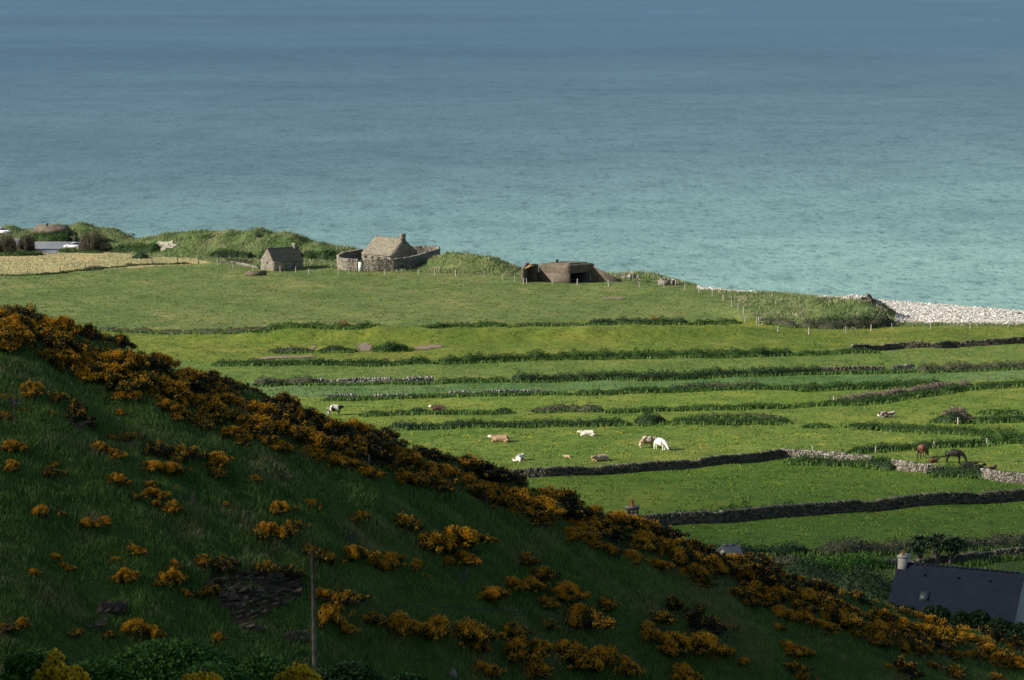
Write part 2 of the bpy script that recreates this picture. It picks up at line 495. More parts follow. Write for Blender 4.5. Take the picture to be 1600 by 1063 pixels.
def sheet(name, poly, dz, mat, step=.6, kind='structure'):
    """a sheet on the ground whose outline is the world polygon under the photo polygon"""
    W = [hit(x, y, 215)[:2] for x, y in poly]
    xs = [p[0] for p in W]; ys = [p[1] for p in W]
    gx, gy = np.meshgrid(np.arange(min(xs), max(xs), step), np.arange(min(ys), max(ys), step))
    ins = inpoly(gx + .3 * und(gx, gy, 3, 5), gy + .4 * und(gx, gy, 4, 6), W)
    q = ins[:-1, :-1] & ins[1:, 1:] & ins[1:, :-1] & ins[:-1, 1:]
    r2, c2 = np.nonzero(q)
    w_ = gx.shape[1]
    f = np.stack([r2 * w_ + c2, r2 * w_ + c2 + 1, (r2 + 1) * w_ + c2 + 1, (r2 + 1) * w_ + c2], 1)
    used, inv = np.unique(f, return_inverse=True)
    V = np.stack([gx, gy, zf(gx, gy) + dz], -1).reshape(-1, 3)[used]
    return prop(link(name, raw_mesh(name, V, [inv.reshape(f.shape)], True), mat), kind=kind)
sheet('car_park', PARK, .07, M['asphalt'])

# sea
m, n, b = new_mat('sea water')
g = n.nodes.new('ShaderNodeNewGeometry')
sx = n.nodes.new('ShaderNodeSeparateXYZ'); n.links.new(g.outputs['Position'], sx.inputs[0])
nz = noise(n, .0035, 4, .55, stretch=(.45, 1, 1))
# distance off the slanting shore
off = math_(n, 'ADD', sx.outputs[1], math_(n, 'MULTIPLY', sx.outputs[0], -.65))
off = math_(n, 'ADD', off, math_(n, 'MULTIPLY', math_(n, 'SUBTRACT', nz.outputs[0], .5), 170))
lg = math_(n, 'LOGARITHM', math_(n, 'MAXIMUM', off, 10), 10)
fac = math_(n, 'DIVIDE', math_(n, 'SUBTRACT', lg, 2.78), .9)
SEA = ramp(n, [(.190, .325, .28), (.148, .265, .245), (.086, .160, .182), (.060, .122, .156), (.032, .090, .140), (.036, .098, .160)], fac, [0, .13, .225, .38, .62, .95])
nb = noise(n, .010, 5, .6, stretch=(.7, .8, 1))
nd = noise(n, .42, 3, .7, stretch=(1, .5, 1))
nd2 = noise(n, .15, 3, .7, stretch=(1, .5, 1))
cc0 = ramp(n, [(.62, .68, .72), (1, 1, 1), (1.12, 1.12, 1.12)], nd2.outputs[0], [.33, .44, .7])
cc = mixc(n, 1, SEA.outputs[0], ramp(n, [(.82, .84, .86), (1.1, 1.08, 1.06)], nb.outputs[0], [.3, .7]).outputs[0], 'MULTIPLY')
nf = noise(n, .0030, 4, .5, stretch=(.45, .9, 1))
cc = mixc(n, 1, cc, ramp(n, [(.80, .83, .86), (1.0, 1.0, 1.0), (1.12, 1.1, 1.08)], nf.outputs[0], [.36, .5, .66]).outputs[0], 'MULTIPLY')
cc = mixc(n, 1, cc, ramp(n, [(.38, .46, .50), (1, 1, 1), (1.15, 1.15, 1.15)], nd.outputs[0], [.33, .44, .7]).outputs[0], 'MULTIPLY')
cc = mixc(n, 1, cc, cc0.outputs[0], 'MULTIPLY')
ne = noise(n, .05, 3, .65, stretch=(1, .6, 1))
cc = mixc(n, 1, cc, ramp(n, [(.78, .82, .85), (1, 1, 1), (1.1, 1.1, 1.1)], ne.outputs[0], [.34, .5, .68]).outputs[0], 'MULTIPLY')
n.links.new(cc, b.inputs['Base Color'])
b.inputs['Roughness'].default_value = .35
b.inputs['Specular IOR Level'].default_value = .18
ns = noise(n, .35, 5, .7, stretch=(.5, 1, 1))
bump(n, b, math_(n, 'ADD', ns.outputs[0], math_(n, 'MULTIPLY', nd.outputs[0], 2)), .6, .3)
sv = []
ys = np.concatenate([np.linspace(380, 900, 20), np.geomspace(920, 40000, 40)])
ts = np.linspace(-2.4, 2.4, 60)
TT, YY = np.meshgrid(ts, ys)
Vs = np.stack([TT * YY, YY, YY * 0], -1).reshape(-1, 3)
ii = np.arange((len(ys) - 1) * (len(ts) - 1)); r_, c_ = ii // (len(ts) - 1), ii % (len(ts) - 1); a_ = r_ * len(ts) + c_
prop(link('sea', raw_mesh('sea', Vs, [np.stack([a_, a_ + 1, a_ + len(ts) + 1, a_ + len(ts)], 1)]), m), kind='structure')

# ------------------------------------------------------------------ scatter helpers
def rand_unit(k):
    v = rng.normal(size=(k, 3))
    return v / np.linalg.norm(v, axis=1, keepdims=True)
def leaves(P, size, out=None, bias=.6, aspect=.6):
    """quads around points P, normals random, biased to 'out'"""
    k = len(P)
    N = rand_unit(k)
    if out is not None: N = N * (1 - bias) + out * bias
    N /= np.linalg.norm(N, axis=1, keepdims=True) + 1e-9
    A = np.cross(N, rand_unit(k)); A /= np.linalg.norm(A, axis=1, keepdims=True) + 1e-9
    B = np.cross(N, A)
    s = np.broadcast_to(size, k)[:, None] * .5
    V = np.stack([P - A * s, P - B * s * aspect, P + A * s, P + B * s * aspect], 1).reshape(-1, 3)
    return V, np.arange(4 * k).reshape(-1, 4)
def blades(P, h, wd, lean=.35, az=None):
    k = len(P)
    a = rng.uniform(0, 6.283, k) if az is None else az + rng.normal(0, .6, k)
    side = np.stack([np.cos(a + 1.57), np.sin(a + 1.57), a * 0], 1)
    a2 = rng.uniform(0, 6.283, k)
    side = np.stack([np.cos(a2), np.sin(a2), a * 0], 1)
    ln = np.stack([np.cos(a), np.sin(a), a * 0], 1) * (np.broadcast_to(h, k) * rng.uniform(0, 1, k) * lean)[:, None]
    up = np.array([0, 0, 1.0]) * np.broadcast_to(h, k)[:, None]
    w2 = np.broadcast_to(wd, k)[:, None] * .5
    V = np.stack([P - side * w2 - [0, 0, .04], P + side * w2 - [0, 0, .04], P + up + ln], 1).reshape(-1, 3)
    return V, np.arange(3 * k).reshape(-1, 3)
def resample(W, step):
    W = np.asarray(W, float)
    d = np.concatenate([[0], np.cumsum(np.linalg.norm(np.diff(W[:, :2], axis=0), axis=1))])
    s = np.arange(0, d[-1], step)
    return np.interp(s, d, W[:, 0]), np.interp(s, d, W[:, 1]), s, d[-1]
def path_frame(W, s):
    W = np.asarray(W, float)
    d = np.concatenate([[0], np.cumsum(np.linalg.norm(np.diff(W[:, :2], axis=0), axis=1))])
    x = np.interp(s, d, W[:, 0]); y = np.interp(s, d, W[:, 1])
    e = .5
    dx = np.interp(s + e, d, W[:, 0]) - np.interp(s - e, d, W[:, 0])
    dy = np.interp(s + e, d, W[:, 1]) - np.interp(s - e, d, W[:, 1])
    L = np.hypot(dx, dy) + 1e-9
    return x, y, dx / L, dy / L
def sn(s, wl, seed):
    r = np.random.default_rng(seed); o = 0
    for _ in range(5):
        o = o + np.sin(s * 6.283 / (wl * r.uniform(.5, 1.8)) + r.uniform(0, 6.28))
    return o / 2.3

FOOT = MB()       # long grass at hedge feet
def hedge(pts, width, height, mat, label, per_m=125, name='hedgerow', leaf=.19, seed=1, group='hedgerows between the fields', foot=True, near=215, cat='hedge', ragged=.3, world=None):
    W = world if world is not None else [hit(x, y, near)[:2] for x, y in pts]
    x, y, s, L = resample(W, .5)
    if len(s) < 3: return None
    k = int(L * per_m * (width + height) / 3)
    ss = rng.uniform(0, L, k)
    px_, py_, tx, ty = path_frame(W, ss)
    nx, ny = -ty, tx
    H = height * np.clip(1 + ragged * sn(ss, 6, seed) * .6 + ragged * .45 * sn(ss, 1.7, seed + 9), .25, 2)
    Wd = width * np.clip(1 + ragged * .5 * sn(ss, 5, seed + 3), .4, 2)
    endt = np.clip(np.minimum(ss, L - ss) / 1.5, .25, 1) if L > 8 else np.sqrt(np.clip(np.minimum(ss, L - ss) / (L / 2), .08, 1))
    H = H * endt; Wd = Wd * endt
    ph = rng.uniform(0.02, math.pi - .02, k)
    rr = rng.uniform(.72, 1.1, k)
    lat = Wd / 2 * np.cos(ph) * rr
    hz = H * np.sin(ph) ** .7 * rr
    X = px_ + nx * lat; Y = py_ + ny * lat
    P = np.stack([X, Y, zf(X, Y) + hz], 1)
    out = np.stack([nx * np.cos(ph), ny * np.cos(ph), np.sin(ph)], 1)
    mb = MB()
    mb.add(*leaves(P, leaf * rng.uniform(.6, 1.4, k), out, .45, .7))
    # solid core
    cx, cy, ctx, cty = path_frame(W, s)
    endc = np.clip(np.minimum(s, L - s) / 1.5, .25, 1) if L > 8 else np.sqrt(np.clip(np.minimum(s, L - s) / (L / 2), .08, 1))
    Hc = height * np.clip(1 + ragged * sn(s, 6, seed) * .6 + ragged * .45 * sn(s, 1.7, seed + 9), .25, 2) * .8 * endc
    Wc = width * .8 * np.clip(1 + ragged * .5 * sn(s, 5, seed + 3), .4, 2) * endc
    rows = []
    for a in np.linspace(0, math.pi, 7):
        lt = Wc / 2 * math.cos(a)
        xx = cx - cty * lt; yy = cy + ctx * lt
        rows.append(np.stack([xx, yy, zf(xx, yy) + Hc * math.sin(a) ** .7 - .1], 1))
    V = np.stack(rows, 1)
    m_, q_ = V.shape[:2]
    i = np.arange((m_ - 1) * (q_ - 1)); r0, c0 = i // (q_ - 1), i % (q_ - 1); a0 = r0 * q_ + c0
    mb.add(V.reshape(-1, 3), np.stack([a0, a0 + 1, a0 + q_ + 1, a0 + q_], 1))
    o = mb.build(name, mat, origin=(W[0][0], W[0][1], gz(*W[0])))
    prop(o, label, cat, group)
    if foot:
        kf = int(L * 22)
        sf = rng.uniform(0, L, kf)
        fx, fy, ftx, fty = path_frame(W, sf)
        lt = np.where(rng.random(kf) < .8, -1, 1) * (width / 2 + rng.uniform(-.4, .7, kf))
        sgn = np.where(ftx > 0, 1, -1)
        X = fx - fty * lt * sgn; Y = fy + ftx * lt * sgn
        FOOT.add(*blades(np.stack([X, Y, zf(X, Y)], 1), rng.uniform(.25, .7, kf), .22, .5))
    return o

def stone_wall(name, pts, h, th, mat, label, group=None, sw=.38, sh=.2, near=215, closed=False, missing=.0, world=None, cat='stone wall', tops=None, seed=0, base=None, wav=1.0):
    W = world if world is not None else [hit(x, y, near)[:2] for x, y in pts]
    if closed: W = list(W) + [W[0]]
    mb = MB()
    x, y, s, L = resample(W, .8)
    rows = int(round(h / sh))
    Vc = []
    for row in range(rows):
        s_ = rng.uniform(0, sw)
        while s_ < L:
            lw = sw * rng.uniform(.55, 1.5)
            hh = tops(s_ / L) if tops else 1
            hh *= 1 + wav * (.05 * math.sin(s_ * .9 + seed) + .05 * math.sin(s_ * .37 + seed))
            if (row + .5) / rows <= hh * (1 - missing * max(0, math.sin(s_ * .9 + seed) * math.sin(s_ * .31))) :
                xx, yy, tx, ty = path_frame(W, np.array([s_ + lw / 2]))
                z = (base if base is not None else gz(xx[0], yy[0])) - .1 + (row + .5) * sh
                V = mb.BOXV * np.array([lw * .96, th * rng.uniform(.86, 1.1), sh * rng.uniform(.85, 1.2)]) + rng.normal(0, sh * .09, (8, 3))
                if row == rows - 1: V[:, 2] *= rng.uniform(.8, 1.7)
                X = xx[0] + V[:, 0] * tx[0] - V[:, 1] * ty[0]
                Y = yy[0] + V[:, 0] * ty[0] + V[:, 1] * tx[0]
                mb.add(np.stack([X, Y, z + V[:, 2]], 1), mb.BOXF)
            s_ += lw
    o = mb.build(name, mat, origin=(W[0][0], W[0][1], gz(*W[0][:2])))
    return prop(o, label, cat, group)

# ------------------------------------------------------------------ hedges and walls between the fields
H = hedge
hg = 'hedgerows between the fields'
H([(150, 517), (230, 520), (330, 521), (420, 518)], 1.7, .75, M['hedge_brown'], 'low scrubby hedge with rusty bloom under the big top pasture, at its left end', seed=1)
H([(410, 514), (500, 513), (560, 514), (700, 512), (800, 510)], 1.8, .95, M['hedge'], 'dark green low hedge along the foot of the big top pasture, left of centre', seed=2)
H([(915, 508), (960, 507), (1010, 507), (1080, 507)], 1.9, 1.2, M['hedge_dark'], 'darkest taller clump of the hedge below the bunker pasture, with a rusty tuft', seed=3)
H([(800, 510), (860, 509), (915, 509)], 1.6, .6, M['hedge_brown'], 'thin brownish hedge gap filler between the two halves of the top hedge', seed=4)
H([(1080, 507), (1120, 507), (1160, 505)], 1.6, 1.0, M['hedge'], 'short green hedge ending at the fence corner beside the wooden stile', seed=5)
H([(1192, 503), (1220, 508), (1245, 513)], 1.7, 1.3, M['hedge_brown'], 'short rusty hedge falling away right of the wooden stile', seed=6)
for i, (px, py, lab) in enumerate([(537, 512, 'orange tinged gorse clump in the top hedge, above the bank shrubs'), (1025, 505, 'orange tinged gorse clump in the dark top hedge, below the bunker')]):
    H([(px - 12, py), (px + 12, py)], 2.2, 1.35, leafy('rusty gorse', [(.10, .06, .015), (.22, .11, .015), (.05, .06, .02)], 1.5), lab, seed=70 + i, name='gorse_clump', group=None, cat='shrub', foot=False)
H([(330, 571), (420, 571), (500, 570), (620, 570), (680, 568)], 2.2, .95, M['hedge'], 'bright edged hedge at the left end of the second field line, below the bank', seed=7)
H([(680, 569), (760, 565), (830, 562), (1000, 559), (1150, 557), (1240, 554)], 2.8, 1.25, M['hedge'], 'long thick green hedge across the middle, ending in a stone wall at right', seed=8, per_m=135)
H([(1238, 555), (1300, 553), (1370, 550)], 2.0, .65, M['hedge'], 'low leafy growth at the foot of the upper right stone wall', seed=9)
stone_wall('stone_wall', [(1330, 549), (1400, 546), (1470, 544), (1480, 543), (1560, 539), (1640, 536)], 1.15, .6, M['stone_dark'], 'upper right dry stone wall climbing out of a hedge under the beach pasture', 'dry stone walls', seed=3, missing=.25)
H([(395, 603), (440, 601), (500, 600)], 2.4, 1.15, M['hedge_brown'], 'brown green hedge just behind the gorse band, at the left end of the third line', seed=10)
stone_wall('stone_wall', [(485, 599), (560, 598), (620, 597), (676, 596)], .85, .6, M['stone'], 'crumbling dry stone wall in the third field line, left of centre', 'dry stone walls', seed=5, missing=.3)
H([(480, 602), (580, 601), (680, 600)], 1.2, .4, M['hedge'], 'low weeds at the foot of the crumbling wall of the third field line', seed=11)
H([(676, 599), (760, 597), (800, 596)], 1.8, .75, M['hedge'], 'low green hedge between the crumbling wall and the tall dark hedge', seed=12)
H([(795, 597), (900, 595), (1000, 593), (1060, 592), (1200, 587), (1290, 583)], 2.4, 1.3, M['hedge_dark'], 'long dark hedge of the third field line, running from centre to right', seed=13, per_m=135)
stone_wall('stone_wall', [(1270, 581), (1330, 580), (1380, 580)], .9, .6, M['stone_dark'], 'left one of the two short stone stretches in the third line at right', 'dry stone walls', seed=6, missing=.15)
stone_wall('stone_wall', [(1394, 580), (1426, 578)], .95, .6, M['stone'], 'right one of the two short stone stretches in the third line at right', 'dry stone walls', seed=7, missing=.1)
H([(1275, 585), (1330, 584), (1385, 583), (1430, 581)], 1.3, .5, M['hedge'], 'low weeds under the two short stone stretches at right', seed=14)
H([(1428, 582), (1500, 580), (1560, 578), (1640, 575)], 2.4, 1.3, M['hedge_brown'], 'brown topped hedge at the right end of the third field line', seed=15)
stone_wall('stone_wall', [(508, 622), (560, 621), (640, 621)], .6, .7, M['stone'], 'tumbled low stone bank under the row of thin posts, behind the gorse', 'dry stone walls', seed=9, missing=.6)
stone_wall('stone_wall', [(700, 617), (780, 615), (860, 614)], .7, .7, M['stone'], 'tumbled stone bank under the thin posts, left of the mid hedge', 'dry stone walls', seed=10, missing=.4)
H([(500, 626), (600, 623), (700, 620), (860, 617), (900, 617)], 1.6, .5, M['hedge'], 'low bright weeds in front of the tumbled stone bank and thin posts', seed=16)
H([(890, 617), (960, 615), (1040, 612), (1100, 610), (1200, 608), (1260, 608)], 1.8, .7, M['hedge'], 'low green hedge of the fourth line, right of the tumbled stone bank', seed=17)
H([(1040, 610), (1100, 607), (1150, 606), (1200, 606)], 1.4, .95, M['hedge_brown'], 'brown scrubby top of the fourth line hedge, right of centre', seed=18, foot=False)
H([(1240, 611), (1300, 609), (1400, 605), (1480, 602)], 2.2, 1.1, M['hedge'], 'green hedge of the fourth line just above the long strip of dry scrub', seed=19)
H([(1300, 631), (1350, 625), (1400, 618), (1440, 612), (1480, 607), (1520, 603)], 1.6, 1.0, M['dry'], 'long strip of pale dry scrub slanting up to the right', seed=20, foot=False, leaf=.2)
H([(1300, 634), (1370, 629), (1430, 620), (1500, 610), (1560, 605), (1640, 600)], 2.2, .85, M['hedge'], 'green hedge on the near side of the pale dry scrub strip', seed=21)
H([(560, 649), (620, 648), (700, 647), (780, 646)], 1.8, .55, M['hedge'], 'low weedy hedge line behind the dark lying cow and the gorse', seed=22)
H([(635, 647), (655, 646), (672, 646)], 2.2, .95, M['hedge_dark'], 'rounded dark shrub standing in the weedy line, left of the brown lying cow', seed=23, name='shrub', cat='shrub', group=None, ragged=.1)
H([(770, 646), (800, 644)], 2.0, .85, M['hedge_dark'], 'small dark shrub in the weedy line, just right of the brown lying cow', seed=24, name='shrub', cat='shrub', group=None)
H([(830, 644), (880, 642), (950, 643)], 2.2, .9, M['hedge_brown'], 'purple topped hedge stretch above the lone white lying cow', seed=25)
H([(945, 645), (1050, 641), (1150, 639), (1240, 635)], 1.8, .6, M['hedge'], 'low green hedge stretch behind the large rounded bush', seed=26)
H([(1230, 636), (1270, 635), (1330, 630)], 1.6, .6, M['hedge'], 'low hedge leading up to the pair of posts at the dry scrub', seed=27)
H([(600, 670), (700, 668), (800, 667), (900, 665), (985, 663)], 2.2, .85, M['hedge_dark'], 'straight dark hedge along the top of the cow pasture, left part', seed=28)
H([(992, 662), (1016, 662), (1040, 661)], 3.6, 1.9, M['hedge_dark'], 'large rounded dark bush in the hedge above the two standing cows', seed=29, name='shrub', cat='shrub', group=None, ragged=.12)
H([(1040, 662), (1100, 661), (1180, 660), (1240, 662)], 3.2, .75, M['hedge'], 'broad tangled hedge along the top of the cow pasture, right part', seed=30)
H([(1080, 654), (1130, 652), (1180, 653), (1232, 657)], 1.4, .6, M['hedge_brown'], 'thin bramble line behind the broad tangled hedge, with old posts', seed=31)
H([(1252, 667), (1275, 668), (1300, 668)], 2.2, .7, M['hedge'], 'small green bramble clump right of the broad tangled hedge', seed=32, name='shrub', cat='shrub', group=None)
H([(1320, 669), (1370, 670), (1440, 674), (1500, 677), (1560, 681)], 2.8, .9, M['hedge'], 'wide green bramble hedge between the spotted cow and the horses', seed=33)
H([(1455, 659), (1480, 660), (1520, 660)], 2.6, 1.3, M['hedge_dark'], 'dark shrub bank under pale dry twigs, right of the spotted cow', seed=34, name='shrub', cat='shrub', group=None)
H([(1470, 655), (1495, 653), (1520, 655)], 2.6, 1.6, M['dry'], 'pale dry twiggy bush above the dark shrub bank at right', seed=35, name='dry_shrub', cat='shrub', group=None, foot=False, leaf=.2)
H([(1520, 660), (1560, 659), (1640, 656)], 2.0, 1.0, M['hedge'], 'green hedge running right from the dry twiggy bush', seed=36)
H([(1525, 648), (1560, 646), (1640, 643)], 1.4, .6, M['hedge'], 'thin upper hedge at the right edge above the buttercup strip', seed=37)
H([(1325, 708), (1370, 705), (1420, 702), (1480, 698), (1540, 694)], 2.0, .9, M['hedge'], 'low hedge immediately behind the bay horse', seed=38)
H([(1530, 694), (1570, 690), (1640, 692)], 3.4, 1.5, M['hedge'], 'tall rounded hedge at the right edge behind the black horse', seed=39)
stone_wall('stone_wall', [(790, 748), (850, 745), (1000, 737), (1100, 729), (1220, 715)], 1.15, .55, M['stone_dark'], 'long dark stone wall along the near side of the cow pasture', 'dry stone walls', sw=.34, sh=.17, seed=1)
stone_wall('stone_wall', [(1220, 714), (1280, 717), (1340, 722), (1362, 725)], 1.05, .6, M['stone_pale'], 'sunlit pale stone wall starting at the corner of the cow pasture', 'dry stone walls', sw=.3, sh=.16, seed=2)
H([(1225, 724), (1290, 726), (1340, 727), (1396, 733)], 2.0, 1.0, M['hedge'], 'ivy covered hedge in front of the sunlit wall, left of the horses', seed=40)
H([(1352, 729), (1380, 732), (1398, 735)], 2.0, 1.6, M['hedge_dark'], 'taller ivy clump at the broken end of the sunlit wall', seed=41, name='shrub', cat='shrub', group=None)
stone_wall('stone_wall', [(1394, 733), (1420, 737), (1450, 739), (1478, 740)], 1.45, .6, M['stone_pale'], 'pale broken stone wall directly below the bay horse', 'dry stone walls', sw=.3, sh=.17, seed=4, tops=lambda q: 1 - .35 * q)
H([(1448, 742), (1490, 743), (1530, 746), (1552, 750)], 2.6, 1.25, M['hedge_dark'], 'ivy mound over the wall in front of the dark lying horses', seed=42)
stone_wall('stone_wall', [(1534, 748), (1560, 752), (1600, 756), (1660, 761)], 1.3, .6, M['stone_pale'], 'pale stone wall at the right edge, below the foal', 'dry stone walls', sw=.3, sh=.17, seed=8)
stone_wall('stone_wall', [(940, 831), (1003, 824), (1100, 818), (1220, 808), (1400, 795), (1640, 779)], 1.45, .6, M['stone_dark'], 'long dark stone wall nearest the gorse hill, rising to the right edge', 'dry stone walls', sw=.34, sh=.18, seed=11)
H([(1040, 818), (1100, 814), (1160, 809), (1250, 801)], 1.2, 1.35, M['hedge'], 'green growth hanging over the top of the nearest long dark wall', seed=43, foot=False, leaf=.2)
H([(1050, 874), (1130, 870), (1200, 867), (1270, 864)], 2.4, 1.1, M['hedge_dark'], 'dark bramble hedge behind the grey shed roof', seed=44)
H([(1265, 866), (1330, 864), (1400, 862), (1440, 860), (1520, 856), (1640, 850)], 2.4, 1.25, M['hedge_brown'], 'brown bracken hedge behind the cordyline palms', seed=45)
stone_wall('stone_wall', [(1380, 886), (1440, 884), (1500, 877), (1540, 870), (1640, 864)], .8, .6, M['stone_dark'], 'rubble stone wall running behind the slate roofed house', 'dry stone walls', seed=12, missing=.35)
H([(1500, 884), (1545, 877), (1640, 870)], 1.5, .5, M['hedge'], 'low weeds in front of the rubble wall behind the slate roofed house', seed=46)
H([(1240, 893), (1290, 889), (1340, 887), (1395, 885)], 3.0, 1.2, M['bramble'], 'bright green bramble patch left of the slate house chimney', seed=47, name='bramble_patch', cat='shrub', group=None, leaf=.22)
H([(1180, 878), (1230, 882), (1290, 880)], 2.8, .8, M['hedge_brown'], 'brownish scrub between the grey shed and the bramble patch', seed=48, name='shrub', cat='shrub', group=None)
H([(1220, 905), (1290, 915), (1350, 925), (1395, 942)], 4.5, 2.0, M['hedge_dark'], 'big dark thicket against the left end of the slate house', seed=49, name='thicket', cat='shrub', group=None, leaf=.22, near=206)
# shrubs and bare earth of the old bank
for i, (a, ht, wd, mt, lab) in enumerate([
    ([(420, 550), (450, 551), (490, 550)], 1.1, 3.2, 'hedge_brown', 'leftmost brown topped shrub on the terrace bank'),
    ([(495, 550), (530, 550), (558, 550)], 1.1, 3.0, 'hedge_dark', 'middle dark shrub on the terrace bank, left of the bare earth'),
    ([(582, 548), (610, 549), (636, 545)], 1.7, 3.4, 'hedge', 'rightmost tall green shrub on the terrace bank, right of the bare earth')]):
    H(a, wd, ht, M[mt], lab, seed=60 + i, name='shrub', cat='shrub', group=None, ragged=.2)
for nm, poly in [('bare_earth', [(556, 541), (562, 537), (580, 536), (584, 540), (582, 549), (560, 549)]), ('bare_earth', [(640, 543), (690, 539), (694, 543), (650, 548)]),
                 ('bare_earth', [(935, 466), (975, 465), (980, 468), (940, 469)]), ('bare_earth', [(486, 541), (494, 540), (492, 547), (478, 548)]),
                 ('worn_track', [(395, 560), (480, 556), (500, 557), (480, 560), (400, 563)])]:
    sheet(nm, poly, .09, M['earth'], .35)

FOOT.build('hedge_foot_grass', M['tuft_long'])
prop(bpy.data.objects['hedge_foot_grass'], 'long grass and nettles growing at the feet of the hedges', 'grass', kind='stuff')

# ------------------------------------------------------------------ scattered grass
def tint_grass(name, P, h, wd, mat, label, lean=.5):
    mb = MB(); mb.add(*blades(P, h, wd, lean))
    return prop(mb.build(name, mat), label, 'grass', kind='stuff')
k = 900000
Yr = np.sqrt(rng.uniform(225 ** 2, 770 ** 2, k)); Tr = rng.uniform(-.186, .186, k); Xr = Tr * Yr
Zr = zf(Xr, Yr); px_, py_ = project(Xr, Yr, Zr)
rl = np.interp(px_, [p[0] for p in RIDGE], [p[1] for p in RIDGE])
vis = (py_ < rl + 8) & (Yr > np.interp(Tr, Rt, RD) + 18) & (Zr > 1.6) & ~inpoly(px_, py_, BEACH) & ~inpoly(px_, py_, PARK)
rough_m = inpoly(px_, py_, ROUGH) & ~inpoly(px_, py_, STRAW)
straw_m = inpoly(px_, py_, STRAW)
clump = und(Xr, Yr, 6, 21) + und(Xr, Yr, 2.2, 22)
P = np.stack([Xr, Yr, Zr], 1)
s1 = vis & ~rough_m & ~straw_m & (clump > .25) & (rng.random(k) < .7)
tint_grass('pasture_grass', P[s1], rng.uniform(.06, .22, s1.sum()), .24, M['tuft_field'], 'short grazed grass with darker tufts over the pastures')
s2 = vis & rough_m & (clump > -.9)
tint_grass('dune_grass', P[s2], rng.uniform(.25, .75, s2.sum()), .17, M['tuft_dune'], 'wind combed long grass covering the dunes and mounds', .8)
s3 = vis & straw_m
M['straw'] = leafy('dry meadow grass', [(.34, .31, .15), (.42, .38, .2), (.47, .43, .24)], .12)
tint_grass('straw_grass', P[s3], rng.uniform(.12, .3, s3.sum()), .13, M['straw'], 'pale yellow dry grass of the narrow meadow by the car park')
# buttercups
k = 42000
pxs = rng.uniform(600, 1600, k); pys = rng.uniform(676, 722, k)
Yb = np.sqrt(rng.uniform(345 ** 2, 470 ** 2, k)); Xb = rng.uniform(-.06, .186, k) * Yb
Zb = zf(Xb, Yb); pxb, pyb = project(Xb, Yb, Zb)
kb = (und(Xb, Yb, 9, 31) + und(Xb, Yb, 3, 32) > 1.1) & (pyb < np.interp(pxb, [p[0] for p in W8 + W9[1:]], [p[1] - 20 for p in W8 + W9[1:]])) & (pyb > 664)
V, f = leaves(np.stack([Xb, Yb, Zb + .15], 1)[kb], .085, np.array([[0, -.5, .8]]), .8, 1)
mb = MB(); mb.add(V, f); prop(mb.build('buttercups', M['flower']), 'yellow buttercups flowering in drifts across the cow pasture', 'flowers', kind='stuff')

# hill grass
k = 560000
Yh = rng.uniform(128, 204, k); Xh = rng.uniform(-.188, .188, k) * Yh
Dh = np.interp(Xh / Yh, Rt, RD)
Zh = zf(Xh, Yh); pxh, pyh = project(Xh, Yh, Zh)
ROCK = [(318, 905), (345, 895), (400, 890), (470, 900), (478, 915), (468, 935), (420, 948), (400, 985), (362, 980), (345, 945), (322, 930)]
kh = (Yh < Dh + 3) & (pyh < 1085) & (~inpoly(pxh + 9 * und(Xh, Yh, 1.5, 3), pyh, ROCK) | (und(Xh, Yh, 1.4, 77) > .35))
cl = und(Xh, Yh, 2.4, 41) * .6 + und(Xh, Yh, .9, 42) * .5
kh &= cl > -.9
hh = np.clip(.27 + .15 * cl[kh], .10, .8) * rng.uniform(.6, 1.3, kh.sum())
tint_grass('hill_grass', np.stack([Xh, Yh, Zh], 1)[kh], hh, .048, M['tuft_hill'], 'long dark tussocky grass covering the shaded hillside', .9)
# pebbles
k = 260000
Yp = rng.uniform(525, 645, k); Xp = rng.uniform(.06, .188, k) * Yp
Zp = zf(Xp, Yp); pxp, pyp = project(Xp, Yp, Zp)
kp = inpoly(pxp, pyp, BEACH) & (Zp > -.1)
Pp = np.stack([Xp, Yp, Zp], 1)[kp]
OCT = np.array([[1, 0, 0], [-1, 0, 0], [0, 1, 0], [0, -1, 0], [0, 0, 1], [0, 0, -1.]])
OF = np.array([[0, 2, 4], [2, 1, 4], [1, 3, 4], [3, 0, 4], [2, 0, 5], [1, 2, 5], [3, 1, 5], [0, 3, 5]])
def octs(P, R, axis=None):
    k = len(P)
    a = rng.uniform(0, 6.28, k)
    c, s_ = np.cos(a), np.sin(a)
    Q = OCT[None] * R[:, None, :] * rng.uniform(.8, 1.2, (k, 6, 1))
    X = Q[..., 0] * c[:, None] - Q[..., 1] * s_[:, None]; Y = Q[..., 0] * s_[:, None] + Q[..., 1] * c[:, None]
    V = np.stack([X, Y, Q[..., 2]], -1) + P[:, None]
    return V.reshape(-1, 3), (OF[None] + 6 * np.arange(k)[:, None, None]).reshape(-1, 3)
r0 = rng.lognormal(-2.3, .5, len(Pp))
mb = MB(); mb.add(*octs(Pp, np.stack([r0 * 1.2, r0, r0 * .7], 1)))
prop(mb.build('beach_pebbles', M['pebble']), 'white pebbles and small boulders of the storm beach', 'pebbles', kind='stuff')

# ------------------------------------------------------------------ gorse
def octs_dir(P, A, ln, wd):
    """elongated octahedra along unit directions A"""
    k = len(P)
    B = np.cross(A, rand_unit(k)); B /= np.linalg.norm(B, axis=1, keepdims=True)
    C = np.cross(A, B)
    ln = np.broadcast_to(ln, k)[:, None]; wd = np.broadcast_to(wd, k)[:, None]
    V = np.stack([P + B * wd, P - B * wd, P + C * wd, P - C * wd, P + A * ln, P - A * ln * .7], 1)
    return V.reshape(-1, 3), (OF[None] + 6 * np.arange(k)[:, None, None]).reshape(-1, 3)

